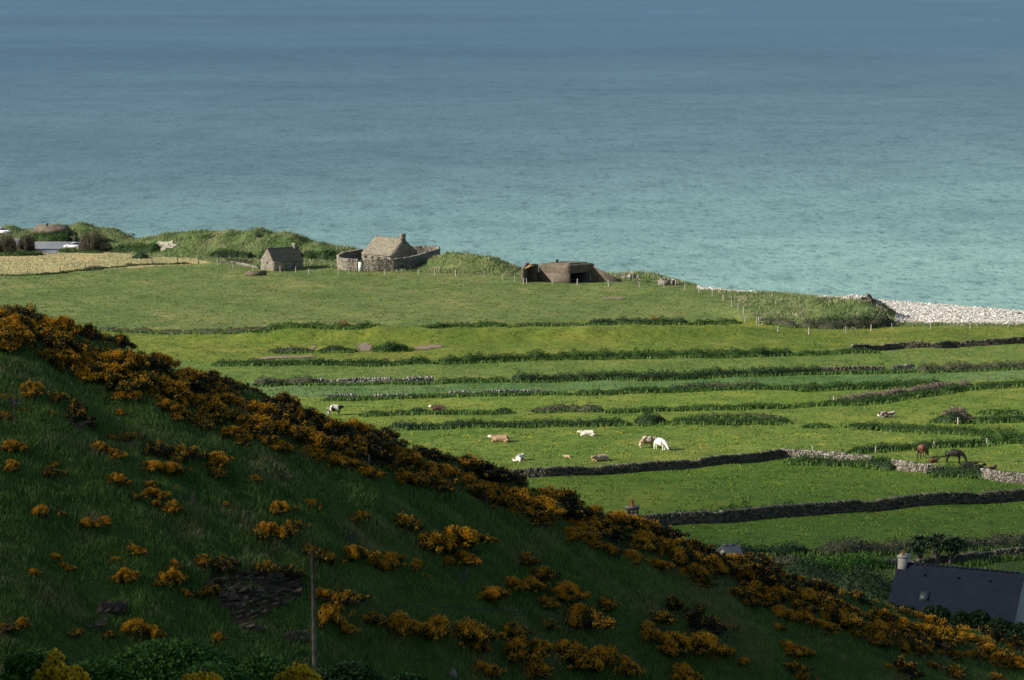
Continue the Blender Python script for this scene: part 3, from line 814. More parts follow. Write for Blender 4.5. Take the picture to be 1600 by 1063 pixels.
def gorse_proto(bloom, seed, n_lump=34, dens=1.0, tall=.75):
    """unit bush: radius about 1; returns meshes of foliage, blossom, stems"""
    r = np.random.default_rng(seed)
    el, ea = r.uniform(.6, .95), r.uniform(0, 3.1)
    Lp, Lr = [], []
    hubs = [(r.normal(0, .35), r.normal(0, .35)) for _ in range(4)]
    for i in range(n_lump):
        hx, hy = hubs[i % 4]
        x, y = hx + r.normal(0, .33), hy + r.normal(0, .33) * el
        q = min(math.hypot(x, y), 1.25)
        rad = r.uniform(.10, .24) * (1.15 - .3 * q)
        zz = tall * max(.16, 1 - .62 * q ** 1.5) * r.uniform(.5, 1.12)
        Lp.append((x, y, max(zz - rad, .05))); Lr.append(rad)
    for i in range(9):                  # low outliers round the bush
        a, q = r.uniform(0, 6.28), r.uniform(.85, 1.45)
        Lp.append((q * math.cos(a), q * math.sin(a) * el, r.uniform(.02, .12))); Lr.append(r.uniform(.05, .12))
    Lp = np.array(Lp); Lr = np.array(Lr)
    P, A = [], []
    for c, rad in zip(Lp, Lr):
        k = int(3100 * rad * rad * dens) + 12
        d = rand_unit(k); d[:, 2] = d[:, 2] * .9 + .25
        d /= np.linalg.norm(d, axis=1, keepdims=True)
        P.append(c + d * rad * r.uniform(.6, 1.45, (k, 1)) * [1, 1, 1.15]); A.append(d)
    P = np.concatenate(P); A = np.concatenate(A)
    ok = P[:, 2] > -.05
    P, A = P[ok], A[ok]
    A = A * .6 + rand_unit(len(P)) * .5 + [0, 0, .5]; A /= np.linalg.norm(A, axis=1, keepdims=True)
    clus = und(P[:, 0] * 10, P[:, 1] * 10 + P[:, 2] * 7, 5.5, seed)
    fl = (rng.random(len(P)) < np.clip(bloom + .33 * clus + .45 * (P[:, 2] / tall - .45), .01, .97))
    mb = MB()
    for c, rad in zip(Lp, Lr):          # dark inner growth down to the ground
        k = 26
        q = rng.uniform(-.05, 1, k)[:, None]
        mb.add(*leaves(c * np.array([1, 1, 1.0]) * np.concatenate([q * 0 + 1, q * 0 + 1, q], 1) + rand_unit(k) * rad * .75, rad * .8, rand_unit(k), .9, .8))
    g_ = ~fl
    mb.add(*octs_dir(P[g_], A[g_], rng.uniform(.06, .13, g_.sum()), rng.uniform(.014, .026, g_.sum())))
    k = 40                              # bare shoots standing out
    i = rng.integers(0, len(P), k)
    mb.add(*octs_dir(P[i] + A[i] * .1, A[i], rng.uniform(.10, .2, k), .011))
    fo = mb
    bl = MB()
    Pf, Af = P[fl], A[fl]
    bl.add(*octs_dir(Pf + Af * .03, Af, rng.uniform(.035, .085, len(Pf)), rng.uniform(.014, .029, len(Pf))))
    st = MB()
    for c in Lp[:8]:
        st.tube([(c[0] * .12, c[1] * .12, -.3), (c[0] * .5, c[1] * .5, c[2] * .4), c], [.035, .025, .012], 5)
    fm = 'gorse_green' if bloom > .35 else 'gorse_dark'
    out = []
    for nm, q, mt in (('foliage', fo, M[fm]), ('blossom', bl, M['blossom']), ('stem', st, M['twig'])):
        me = raw_mesh(nm, np.concatenate(q.V), [np.concatenate(v) for v in q.F.values()])
        me.materials.append(mt)
        out.append((nm, me))
    return out
GP = {'full': [gorse_proto(.62, 100 + i) for i in range(6)],
      'half': [gorse_proto(.36, 200 + i, 30, .9, .65) for i in range(4)],
      'dark': [gorse_proto(.08, 300 + i, 30, .9, .9) for i in range(3)],
      'thin': [gorse_proto(.36, 400 + i, 16, .5, .5) for i in range(3)]}
def gorse(x, y, rad, kind, label, group, zs=1.0, sink=.1):
    pr = random.choice(GP[kind])
    e = empty('gorse_bush', (x, y, gz(x, y) - sink), label, 'gorse bush', group, random.uniform(0, 6.28))
    e.scale = (rad, rad * random.uniform(.85, 1.15), rad * zs)
    for nm, me in pr:
        o = bpy.data.objects.new(nm, me); COL.objects.link(o); o.parent = e
    return e

BT = [(0, 474), (100, 502), (200, 537), (250, 548), (330, 578), (400, 603), (500, 632), (600, 672), (700, 708), (800, 748), (850, 760), (900, 782), (1000, 806), (1100, 850), (1200, 884), (1300, 918), (1400, 952), (1500, 978), (1600, 1000)]
BB = [(0, 540), (100, 575), (250, 640), (400, 695), (500, 725), (600, 748), (700, 768), (800, 800), (900, 848), (1000, 878), (1100, 912), (1200, 958), (1300, 992), (1400, 1018), (1500, 1030), (1600, 1045)]
ip = lambda x, L: float(np.interp(x, [p[0] for p in L], [p[1] for p in L]))
gband = 'gorse bushes of the flowering band along the hill crest'
LB_FULL = 'gorse bush thick with orange yellow blossom in the band along the hill crest'
LB_DARK = 'dark gorse bush with few blossoms on the skyline edge of the crest band'
n_band = 0
band_n = {}
ORD = ['first', 'second', 'third', 'fourth', 'fifth', 'sixth', 'seventh', 'eighth', 'ninth', 'tenth', 'eleventh', 'twelfth', 'thirteenth', 'fourteenth', 'fifteenth', 'sixteenth', 'seventeenth', 'eighteenth']
cand = []
px = -8.0
while px < 1625:
    r0_, r1_ = ip(px, RIDGE), ip(px, BB)
    s_ = ip(px, [(0, 26), (800, 24.5), (1600, 22)])
    nrow = max(2, int(round((r1_ - r0_) / 21.0)) + 1)
    for j in range(nrow):
        u = j / (nrow - 1)
        cand.append((px + random.uniform(-13, 13), r0_ + 1 + (r1_ - r0_ - 7) * u + random.uniform(-3, 3), u, s_))
    px += 37
cand.sort(key=lambda q: q[0])
for cx_, cy_, u, s_ in cand:
    if u < .02:                                      # behind or on the crest, forming the skyline
        r = ray(cx_, cy_ - 2)
        D = float(np.interp(r[0], Rt, RD)) + random.uniform(-.3, 1.0)
        x, y = r[0] * D, D
    else:
        p = hit(cx_, cy_, 125); x, y = p[0], p[1]
    dark = random.random() < (.45 if u < .02 else .22 if u < .5 else .12)
    rad = random.uniform(1.25, 1.65) * (1.0 if u < .8 else .75)
    sec = ['at left edge', 'left of the holstein cow', 'below the holstein cow', 'near the lying cows', 'left of the lone chimney', 'right of the lone chimney', 'right of the grey shed', 'below the slate roof'][min(7, int(max(cx_, 0) / 200))]
    ky = (sec, u < .02, u > .85, dark); band_n[ky] = band_n.get(ky, 0) + 1
    rw = 'on the skyline' if u < .02 else 'on the lower edge' if u > .85 else 'in the middle'
    gorse(x, y, rad, 'dark' if dark else ('half' if random.random() < .2 else 'full'), '%s %s gorse bush %s of the band, %s' % (ORD[band_n[ky] - 1], 'dark' if dark else 'flowering', rw, sec), gband, random.uniform(.62, .85))
    n_band += 1
for cx_, cy_ in [(38, 482), (438, 608), (455, 612), (735, 722), (1180, 878), (1195, 890), (1585, 1012), (130, 512)]:     # taller skyline bushes
    r = ray(cx_, cy_ + 22); D = float(np.interp(r[0], Rt, RD)) + .6
    gorse(r[0] * D, D, 1.2, 'dark', 'tall dark gorse bush rising above the band skyline, %s' % ('at the far left', 'far left beside the tallest', 'left of the holstein cow', 'just left of the holstein cow', 'left of the lying tan cow', 'right of the grey shed', 'beyond the grey shed', 'below the slate roof')[[130, 38, 438, 455, 735, 1180, 1195, 1585].index(cx_)], gband, 1.15); n_band += 1

for cx_, cy_, lb_ in [(984, 826, 'flowering gorse bush on the skyline right in front of the lone chimney'), (1148, 884, 'flowering gorse bush on the skyline right in front of the grey shed')]:
    r = ray(cx_, cy_); D = float(np.interp(r[0], Rt, RD)) + .3
    gorse(r[0] * D, D, 1.3, 'full', lb_, gband, .95)
SC = [(52, 612, 35, 0), (90, 622, 25, 1), (115, 642, 30, 2), (10, 622, 22, 3), (35, 642, 18, 3), (6, 652, 22, 1), (18, 702, 32, 0), (15, 730, 28, 0), (75, 740, 20, 2), (85, 726, 12, 0), (85, 741, 25, 1), (185, 645, 14, 0), (172, 686, 20, 1),
      (205, 684, 28, 3), (155, 700, 22, 0), (172, 712, 28, 0), (245, 706, 34, 2), (288, 712, 42, 1), (342, 722, 42, 0), (238, 730, 28, 0), (270, 736, 32, 0), (335, 742, 28, 1), (395, 748, 18, 0), (182, 752, 28, 0), (233, 757, 22, 1), (275, 762, 10, 0), (120, 656, 40, 2), (142, 664, 20, 2), (82, 646, 13, 0),
      (68, 802, 30, 0), (100, 800, 24, 3), (133, 820, 26, 0), (160, 816, 20, 0), (218, 776, 26, 3), (238, 776, 30, 0), (268, 794, 28, 0), (246, 788, 18, 0), (355, 789, 12, 0), (437, 797, 28, 0), (486, 791, 26, 0), (398, 838, 34, 3), (420, 836, 40, 0), (455, 826, 40, 3), (208, 862, 22, 0), (84, 873, 20, 0), (99, 888, 20, 0),
      (50, 896, 16, 0), (180, 877, 18, 0), (198, 903, 30, 0), (263, 908, 38, 0), (270, 885, 22, 0), (287, 928, 18, 0), (318, 880, 34, 1), (348, 884, 34, 2), (325, 926, 34, 1), (415, 888, 28, 1), (452, 898, 28, 2), (215, 985, 40, 0), (232, 992, 34, 0), (118, 990, 22, 1), (170, 994, 22, 1), (340, 998, 20, 0), (35, 975, 20, 0), (8, 982, 26, 1), (478, 862, 28, 1),
      (565, 808, 26, 0), (632, 822, 40, 1), (672, 856, 46, 0), (715, 850, 52, 0), (735, 842, 34, 0), (722, 876, 34, 0), (700, 878, 22, 0), (743, 873, 10, 0), (612, 874, 28, 0), (585, 886, 34, 0), (612, 884, 30, 0), (650, 888, 30, 0), (660, 900, 12, 0), (498, 870, 36, 1), (518, 876, 26, 0), (547, 868, 42, 0), (770, 845, 14, 0),
      (820, 876, 30, 1), (845, 898, 36, 1), (800, 918, 34, 0), (826, 920, 40, 0), (770, 930, 36, 0), (878, 930, 44, 0), (850, 945, 26, 0), (505, 938, 40, 0), (540, 936, 40, 1), (512, 975, 46, 0), (535, 985, 34, 0), (518, 962, 44, 0), (580, 972, 38, 1), (622, 980, 44, 0), (655, 995, 50, 0), (690, 985, 50, 0), (725, 1000, 60, 0), (740, 1012, 34, 0), (800, 990, 36, 1), (856, 978, 30, 3),
      (812, 1022, 52, 0), (842, 1018, 46, 0), (755, 1052, 44, 0), (885, 1020, 52, 0), (838, 1052, 50, 0), (876, 930, 40, 0), (905, 970, 56, 0), (945, 948, 32, 1), (898, 1036, 50, 0), (945, 1040, 56, 0), (975, 1046, 44, 0), (1030, 966, 40, 1), (1048, 948, 30, 2), (1092, 972, 50, 2), (1125, 984, 36, 1), (1015, 996, 42, 0), (1050, 1014, 50, 0), (1088, 1012, 54, 0), (1120, 1022, 40, 0), (1062, 1060, 46, 0),
      (1160, 1034, 18, 0), (1216, 982, 18, 0), (1228, 1016, 34, 0), (1248, 1022, 32, 0), (1235, 1046, 36, 1), (1256, 1060, 26, 0), (1388, 1044, 14, 0), (1416, 1052, 40, 2), (1456, 1042, 20, 1), (1488, 1052, 30, 1), (1556, 1062, 26, 1)]
ZONES = [(lambda x, y: x < 150 and y < 690, 'left edge, under the band'), (lambda x, y: x < 150 and y < 780, 'left edge, mid slope'), (lambda x, y: x < 170 and y < 910, 'lower left above the thicket'),
         (lambda x, y: x < 420 and y < 768 , 'on the upper left slope'), (lambda x, y: x < 470 and y < 850, 'above the rock outcrop'), (lambda x, y: x < 310 and y < 945, 'left of the rock outcrop'),
         (lambda x, y: x < 310 + 40 and y >= 945, 'behind the leafy thicket'), (lambda x, y: x < 485, 'edging the rock outcrop'), (lambda x, y: x < 600 and y < 910, 'around the pole top'),
         (lambda x, y: x < 600, 'at the pole foot'), (lambda x, y: x < 790 and y < 910, 'mid slope, right of pole'), (lambda x, y: x < 760, 'low on slope, right of pole'),
         (lambda x, y: x < 960 and y < 960, 'on the centre slope'), (lambda x, y: x < 1000, 'at the bottom centre'), (lambda x, y: x < 1150, 'bottom right of centre'), (lambda x, y: True, 'low on the right slope')]
ORD = ['first', 'second', 'third', 'fourth', 'fifth', 'sixth', 'seventh', 'eighth', 'ninth', 'tenth', 'eleventh', 'twelfth', 'thirteenth', 'fourteenth', 'fifteenth', 'sixteenth', 'seventeenth', 'eighteenth']
zz = {}
for i, (x, y, w_, k_) in enumerate(SC):
    for zi, (fn, ph) in enumerate(ZONES):
        if fn(x, y): zz.setdefault(zi, []).append(i); break
lab = {}
for zi, L in zz.items():
    L.sort(key=lambda i: SC[i][0])
    for j, i in enumerate(L):
        w_ = SC[i][2]
        sz = 'tiny' if w_ < 17 else 'small' if w_ < 27 else 'medium' if w_ < 40 else 'large'
        kd = {0: 'flowering', 1: 'half flowering', 2: 'mostly green', 3: 'thin'}[SC[i][3]]
        lab[i] = '%s %s gorse bush, %s from left of those %s' % (sz, kd, ORD[j], ZONES[zi][1])
for i, (x, y, w_, k_) in enumerate(SC):
    p = hit(x, y, 122)
    rad = w_ / 2 / scl(p[1]) * 1.35
    gorse(p[0], p[1], rad, ['full', 'half', 'dark', 'thin'][k_], lab[i], 'gorse bushes dotted over the grassy slope', random.uniform(.85, 1.1), sink=.05)
print('GORSE', n_band, len(SC))

# dead twiggy remains
def twig_bush(px, py, wd, ht, mat, label, name='dead_branch', kt=26, near=122, cat='branch', group=None, thick=.02):
    p = hit(px, py, near)
    mb = MB()
    r = random.Random(int(px * 7 + py))
    for i in range(kt):
        a = r.uniform(0, 6.28); q = r.uniform(.2, 1) * wd
        pts = [(0, 0, -.1), (q * .4 * math.cos(a), q * .4 * math.sin(a), ht * r.uniform(.3, .6)), (q * math.cos(a + .3), q * math.sin(a + .3), ht * r.uniform(.5, 1))]
        mb.tube(pts, [thick * 1.5, thick, thick * .5], 4)
        for j in range(2):
            e = np.array(pts[1 + j]); d = np.array([r.uniform(-1, 1), r.uniform(-1, 1), r.uniform(.1, 1)]) * wd * .4
            mb.tube([e, e + d], [thick * .7, thick * .3], 3)
    o = mb.build(name, mat, origin=(0, 0, 0)); o.location = p
    return prop(o, label, cat, group)
for x, y, wd, ht, lb in [(24, 640, .9, .9, 'pale bare gorse twigs beside the orange bush at the left edge'), (445, 752, .9, .7, 'grey bare twigs low in the grass under the crest band'), (300, 790, .7, .7, 'grey twiggy remains right of the upper left gorse bushes'),
                         (550, 850, .7, .9, 'thin bare twigs above the pole, between two gorse bushes'), (722, 912, .9, 1.0, 'pale bare branches standing in grass in the centre of the slope'), (148, 985, 1.1, .8, 'brown bare twigs behind the leafy thicket'),
                         (125, 672, .8, .7, 'bare twigs under the dark gorse at upper left'), (8, 992, .8, .7, 'curved dead branch at the lower left corner above the thicket'), (742, 655 + 215, .8, .5, 'low bare twigs inside the mid slope gorse')]:
    twig_bush(x, y, wd, ht, M['twig'], lb, kt=9)

# rock outcrop: layered slabs breaking out of the slope
mb = MB()
c0 = hit(400, 930, 122)
for i in range(190):
    while True:
        x, y = random.uniform(318, 480), random.uniform(888, 986)
        if inpoly(np.array([x]), np.array([y]), ROCK)[0]: break
    p = hit(x, y, 122)
    L_, W_, T_ = random.uniform(.3, 1.1), random.uniform(.1, .25), random.uniform(.03, .09)
    V = mb.BOXV * np.array([L_, W_, T_]) + rng.normal(0, .025, (8, 3))
    R = Matrix.Rotation(random.gauss(.1, .12), 3, 'Z') @ Matrix.Rotation(math.radians(random.gauss(30, 8)), 3, 'X') @ Matrix.Rotation(math.radians(random.gauss(-17, 6)), 3, 'Y')
    V = V @ np.array(R).T + p + [0, 0, random.uniform(-.08, .03)]
    mb.add(V, mb.BOXF)
prop(mb.build('rock_outcrop', M['rock'], origin=tuple(c0)), 'dark layered slaty rock outcrop breaking through the slope left of the pole', 'rock')
for pts, lb in [([(150, 948), (175, 945), (195, 950), (170, 958)], 'small dark rock ledge in the grass, lower left of the slope'), ([(445, 990), (478, 985), (482, 1000), (452, 1006)], 'small rock ledge beside the foot of the pole')]:
    mb = MB(); cx_ = sum(p[0] for p in pts) / 4; cy_ = sum(p[1] for p in pts) / 4; c0 = hit(cx_, cy_, 122)
    for i in range(40):
        p = hit(cx_ + random.uniform(-1, 1) * 20, cy_ + random.uniform(-1, 1) * 7, 122)
        V = mb.BOXV * np.array([random.uniform(.3, .8), .3, .1]) + rng.normal(0, .02, (8, 3))
        R = Matrix.Rotation(math.radians(random.gauss(34, 8)), 3, 'X') @ Matrix.Rotation(math.radians(random.gauss(-20, 7)), 3, 'Y')
        mb.add(V @ np.array(R).T + p, mb.BOXF)
    prop(mb.build('rock_ledge', M['rock'], origin=tuple(c0)), lb, 'rock')
p = hit(708, 1060, 122)
mb = MB(); mb.add(*octs(np.array([[0, 0, .2]]), np.array([[.28, .25, .42]])))
prop(mb.build('boulder', M['stone_pale'], origin=(0, 0, 0)), 'single pale boulder at the bottom edge, left of the bottom gorse', 'rock').location = p

# ------------------------------------------------------------------ leafy thicket close by
def leafy_bush(px, pytop, D, wpx, h, k, label, mat='bramble', ls=.13, group='leafy thicket below the slope', name='leafy_bush'):
    s_ = scl(D); R = wpx / 2 / s_
    r = ray(px, pytop); ztop = CAMZ + r[2] * D
    x, y = r[0] * D, D
    z0 = gz(x, y)
    h = ztop - z0
    mb = MB()
    lumps = [((0, 0, h * .55), R * .75, h * .45)]
    for i in range(22):
        a = random.uniform(0, 6.28); q = random.uniform(.2, .95)
        hz = h * (1 - .75 * q * q) * random.uniform(.75, 1.0)
        lumps.append(((q * R * math.cos(a), q * R * math.sin(a) * .7, hz - R * .12), R * random.uniform(.16, .3), R * random.uniform(.10, .2)))
    for c, ra, rb in lumps:
        kk_ = int(k * ra * ra / (R * R) * 1.6)
        U = rand_unit(kk_); U[:, 2] = np.abs(U[:, 2]) * 1.2 - .3
        P = np.array(c) + U * [ra, ra, rb] * rng.uniform(.8, 1.08, (kk_, 1))
        P = P[P[:, 2] > 0]
        mb.add(*leaves(P, rng.uniform(.6, 1.4, len(P)) * ls, rand_unit(len(P)) * .5 + [0, 0, .8], .5, .65))
    a = np.linspace(0, 6.28, 13)[:-1]
    st = MB()
    for q in a[::2]:
        st.tube([(0, 0, -.3), (math.cos(q) * R * .3, math.sin(q) * R * .2, h * .4), (math.cos(q) * R * .6, math.sin(q) * R * .4, h * .7)], [.06, .04, .015], 5)
    e = empty(name, (x, y, z0), label, 'bush', group)
    fo = mb.build('foliage', M[mat]); fo.parent = e
    so = st.build('stem', M['twig']); so.parent = e
for a in [(265, 998, 84, 330, 3, 26000, 'largest rounded leafy bush at the bottom left, domed top'), (60, 1012, 80, 190, 3, 14000, 'leafy bush in the bottom left corner, left of the domed one'), (420, 1022, 82, 200, 3, 14000, 'leafy bush at the bottom, just left of the pole'),
          (545, 1034, 84, 190, 3, 13000, 'brownish leafy bush at the bottom, just right of the pole'), (150, 1028, 78, 200, 3, 13000, 'low leafy bush in front, between corner and domed bushes'), (330, 1035, 78, 240, 3, 15000, 'low leafy bush in front of the domed one'), (640, 1050, 86, 160, 3, 8000, 'low leafy growth at the bottom edge, right of the brownish bush')]:
    leafy_bush(*a, mat='hedge' if 'right of' in a[6] else 'bramble')

for px_g, py_g, D_g, w_g, lb_g in [(1385, 938, 245, 80, 'leftmost dark garden bush, at the left foot of the slate roof'), (1418, 945, 244, 74, 'dark garden bush just below the skylight of the slate roof'), (1462, 944, 243, 96, 'broad dark garden bush under the left half of the slate roof'),
        (1502, 953, 242, 74, 'lower dark garden bush under the middle of the slate roof'), (1530, 951, 242, 70, 'dark garden bush right of the roof middle, under the slates'), (1560, 964, 241, 84, 'dark garden bush under the lower right corner of the slate roof'), (1598, 972, 240, 96, 'rightmost dark garden bush in front of the pale gable')]:
    leafy_bush(px_g, py_g, D_g, w_g, 3, 5200, lb_g, 'hedge_dark', .2, 'dark garden bushes along the slate house', 'garden_bush')
# gorse sprays right in front of the camera
def near_gorse(px, D, tips, label):
    x0 = ray(px, 1063)[0] * D
    z0 = gz(x0, D)
    e = empty('gorse_spray', (x0, D, z0), label, 'gorse bush', 'gorse sprays nearest the camera')
    st, gr, bl = MB(), MB(), MB()
    for tx, ty, ln in tips:
        r = ray(tx, ty); dd = D + random.uniform(-.15, .15)
        top = np.array([r[0] * dd - x0, dd - D, CAMZ + r[2] * dd - z0])
        root = np.array([top[0] * .3, top[1] * .3, 0])
        mid = root * .4 + top * .6 + [0, 0, -.1]
        st.tube([root, mid, top - [0, 0, .05]], [.02, .014, .006], 5)
        ax = (top - mid) / np.linalg.norm(top - mid)
        k = int(ln * 620)
        u = rng.uniform(0, 1, k)
        rad = .052 * np.sqrt(np.clip(1 - (2 * u - 1) ** 2, .12, 1))
        D3 = rand_unit(k); D3 -= (D3 @ ax)[:, None] * ax; D3 /= np.linalg.norm(D3, axis=1, keepdims=True)
        P = top + ax * (.02 - u * ln)[:, None] + D3 * rad[:, None]
        A = D3 * .7 + ax * .6; A /= np.linalg.norm(A, axis=1, keepdims=True)
        bl.add(*octs_dir(P, A, rng.uniform(.014, .026, k), rng.uniform(.008, .014, k)))
        k2 = 260
        u = rng.uniform(0, 1, k2)
        P = root + (top - root) * u[:, None] + rand_unit(k2) * .07
        A = rand_unit(k2) + [0, 0, .5]; A /= np.linalg.norm(A, axis=1, keepdims=True)
        gr.add(*octs_dir(P, A, .05, .005))
    for nm, q, mt in (('stem', st, 'twig'), ('foliage', gr, 'gorse_green'), ('blossom', bl, 'blossom_near')):
        q.build(nm, M[mt], e)
near_gorse(95, 19, [(87, 1020, .16), (70, 1043, .12), (84, 1048, .12), (97, 1044, .14), (108, 1052, .12), (119, 1046, .15), (128, 1056, .12), (64, 1058, .1), (102, 1058, .12), (90, 1060, .1)], 'blurred bright yellow gorse spikes in the bottom left corner')
near_gorse(462, 21, [(452, 1048, .12), (462, 1041, .14), (472, 1044, .14), (482, 1050, .12), (441, 1056, .1), (490, 1058, .1), (466, 1052, .12), (455, 1058, .1), (478, 1060, .1)], 'bright yellow gorse tips at the bottom edge, left of the pole foot')
near_gorse(318, 20, [(298, 1058, .1), (312, 1056, .1), (326, 1056, .12), (335, 1060, .1)], 'bright yellow gorse tips barely above the bottom edge, between the other two')

# ------------------------------------------------------------------ buildings
def frame(px, py, ang, near=215, dz=0):
    o = hit(px, py, near); o = o + [0, 0, dz]
    return o, ang
def window(e, wl, c, size, normal_axis, glass='glass', frame_mat='mortar'):
    """a window part with its pane as sub-part, set into a wall; local coordinates"""
    mb = MB(); w_, h_ = size; d = .06
    ax = normal_axis
    def bx(cx, cz, sx, sz):
        if ax == 'x': mb.box((c[0], c[1] + cx, c[2] + cz), (d * 2, sx, sz))
        else: mb.box((c[0] + cx, c[1], c[2] + cz), (sx, d * 2, sz))
    bx(-w_ / 2, 0, .07, h_ + .07); bx(w_ / 2, 0, .07, h_ + .07); bx(0, h_ / 2, w_ - .07, .07); bx(0, -h_ / 2, w_ - .07, .07)
    f = mb.build('window', M[frame_mat], e)
    p = MB(); p.box(c, (.08, w_ - .06, h_ - .06) if ax == 'x' else (w_ - .06, .08, h_ - .06)); p.build('pane', M[glass], f)
    return f
def tiles(mb, A, B, C, D, tw, th, thick=.009, jit=.15):
    """A-B eaves, D-C ridge; lapped slates"""
    A, B, C, D = [np.array(v, float) for v in (A, B, C, D)]
    up = D - A; al = B - A
    nl, nu = np.linalg.norm(al), np.linalg.norm(up)
    N = np.cross(al, up); N /= np.linalg.norm(N)
    nr_, nc_ = int(nu / th), int(nl / tw)
    for r in range(nr_):
        for c in range(nc_ + 1):
            u0 = (c - (.5 if r % 2 else 0)) / nc_; u1 = u0 + 1 / nc_ * .97
            u0, u1 = max(u0, 0), min(u1, 1)
            if u1 - u0 < .002: continue
            v0 = r / nr_; v1 = min(v0 + 1.25 / nr_, 1)
            P = []
            for u, v in ((u0, v0), (u1, v0), (u1, v1), (u0, v1)):
                P.append((A + (B - A) * u) * (1 - v) + (D + (C - D) * u) * v)
            lift = thick * rng.uniform(1 - jit, 1 + jit * 2)
            lo = [P[0] + N * (lift + .005), P[1] + N * (lift + .005), P[2] + N * .006, P[3] + N * .006]
            mb.add(lo + [lo[0] - N * lift, lo[1] - N * lift], np.array([[0, 1, 2, 3], [4, 5, 1, 0]]))
def house(name, o, ang, L, W, eave, ridge, wallm, roofm, label, cat, chim=(), over=.15, tile=(.35, .3), deep=1.2, wall_noise=True):
    """local x along the ridge, y across, origin at the near corner"""
    e = empty(name, tuple(o), label, cat, None, ang)
    wb = MB()
    t = .45
    # gable walls as pentagons with thickness, long walls as boxes between them
    for x0 in (0, L - t):
        prof = [(0, -deep), (W, -deep), (W, eave), (W / 2, ridge - .12), (0, eave)]
        V = [(x0, y, z) for y, z in prof] + [(x0 + t, y, z) for y, z in prof]
        k = 5
        wb.add(V, np.array([[i, (i + 1) % k, k + (i + 1) % k, k + i] for i in range(k)]))
        wb.F.setdefault(5, []).append(np.array([[4, 3, 2, 1, 0]]) + wb.n - 10)
        wb.F.setdefault(5, []).append(np.array([[5, 6, 7, 8, 9]]) + wb.n - 10)
    wb.box((L / 2, t / 2 + .003, (eave - .03 - deep) / 2), (L - 2 * t, t, eave - .03 + deep))
    wb.box((L / 2, W - t / 2 - .003, (eave - .03 - deep) / 2), (L - 2 * t, t, eave - .03 + deep))
    if wall_noise:                          # proud face stones
        for face in ('f', 'l', 'r'):
            span = L if face == 'f' else W
            z = .1 - deep * .3
            while z < ridge:
                x = rng.uniform(0, .3)
                while x < span - .3:
                    lw = rng.uniform(.2, .45)
                    top = eave if face == 'f' else eave + (ridge - eave) * (1 - abs(x + lw / 2 - W / 2) / (W / 2)) - .25
                    if z < top - .1:
                        if face == 'f': wb.box((x + lw / 2, -.01, z), (lw * .93, .10, .22), 0, .012)
                        elif face == 'l': wb.box((-.01, x + lw / 2, z), (.10, lw * .93, .22), 0, .012)
                        else: wb.box((L + .01, x + lw / 2, z), (.10, lw * .93, .22), 0, .012)
                    x += lw
                z += .26
    wb.build('wall', M[wallm], e)
    rb = MB()
    sl_ = (ridge - eave) / (W / 2)
    th = .16
    for sg in (0, 1):
        y0 = -over if sg == 0 else W + over
        z0 = eave - over * sl_
        A = (-over * .6, y0, z0); B = (L + over * .6, y0, z0); C = (L + over * .6, W / 2, ridge); D = (-over * .6, W / 2, ridge)
        rb.hexa([A, B, C, D, tuple(np.add(A, (0, 0, th))), tuple(np.add(B, (0, 0, th))), tuple(np.add(C, (0, 0, th))), tuple(np.add(D, (0, 0, th)))])
        up = [tuple(np.add(p, (0, 0, th + .004))) for p in (A, B, C, D)]
        if sg == 0: tiles(rb, *up, *tile)
        else: tiles(rb, up[1], up[0], up[3], up[2], *tile)
    for i in range(int(L / .45)):
        rb.box((i * .45 + .2, W / 2, ridge + th + .03), (.445, .26, .1), 0, .004)
    ro = rb.build('roof', M[roofm], e)
    for (cx, cy, sx, sy, z0, z1, cm, pots) in chim:
        cb = MB(); cb.box((cx, cy, (z0 + z1) / 2), (sx, sy, z1 - z0), 0, .015); cb.box((cx, cy, z1 + .07), (sx + .16, sy + .16, .14), 0, .01)
        if 'stone' in cm:
            for k_ in range(int((z1 - z0) / .25)):
                for q in range(-1, 2):
                    cb.box((cx + q * sx / 3, cy - sy / 2, z0 + .12 + k_ * .25), (sx / 3 * .9, .06, .21), 0, .01); cb.box((cx - sx / 2, cy + q * sy / 3, z0 + .12 + k_ * .25), (.06, sy / 3 * .9, .21), 0, .01)
        co = cb.build('chimney', M[cm], ro)
        # chimney is a sub-part of the roof; its pots are in the stack's own mesh or a part of the house
        for (qx, qy) in pots:
            pb = MB(); pb.tube([(qx, qy, z1 + .12), (qx, qy, z1 + .55), (qx, qy, z1 + .62)], [.15, .12, .15], 10); pb.build('chimney_pot', M['terracotta'], e)
    return e

# small cottage
o, _ = frame(428, 424, 0)
a1 = math.radians(33)
e = house('stone_cottage', o, a1, 7.4, 6.1, 2.0, 4.7, 'stone_house', 'roof_stone', 'small stone cottage with sunlit gable, standing alone in the grass left of the walled house', 'house',
          [(7.0, 3.05, .8, 1.1, 3.9, 5.5, 'stone_house', [])])
window(e, 0, (-.05, 3.0, 1.6), (.4, .45), 'x', 'black'); window(e, 0, (3.9, -.05, 1.1), (.6, .6), 'y', 'glass', 'white_paint')
# walled house: ridge runs left-away from the near corner; house() wants x along the ridge, y across to the left
o, _ = frame(609, 417, 0)
b1 = math.radians(46)
far_c = np.array([o[0] - math.sin(b1) * 9.2, o[1] + math.cos(b1) * 9.2, o[2]])      # left corner
# origin at the left corner, x axis pointing back to the near corner, so y (to the left of x) points away
e = house('stone_house', far_c, math.atan2(-math.cos(b1), math.sin(b1)), 9.2, 8.8, 2.4, 5.9, 'stone_house', 'roof_stone', 'larger stone house with stone slate roof, standing inside the curved stone enclosure', 'house',
          [(8.85, 4.4, .75, 1.3, 5.2, 7.0, 'stone_house', [])])
for i in range(4): window(e, 0, (1.4 + i * 2.15, -.05, 1.72), (.6, .42), 'y', 'black')
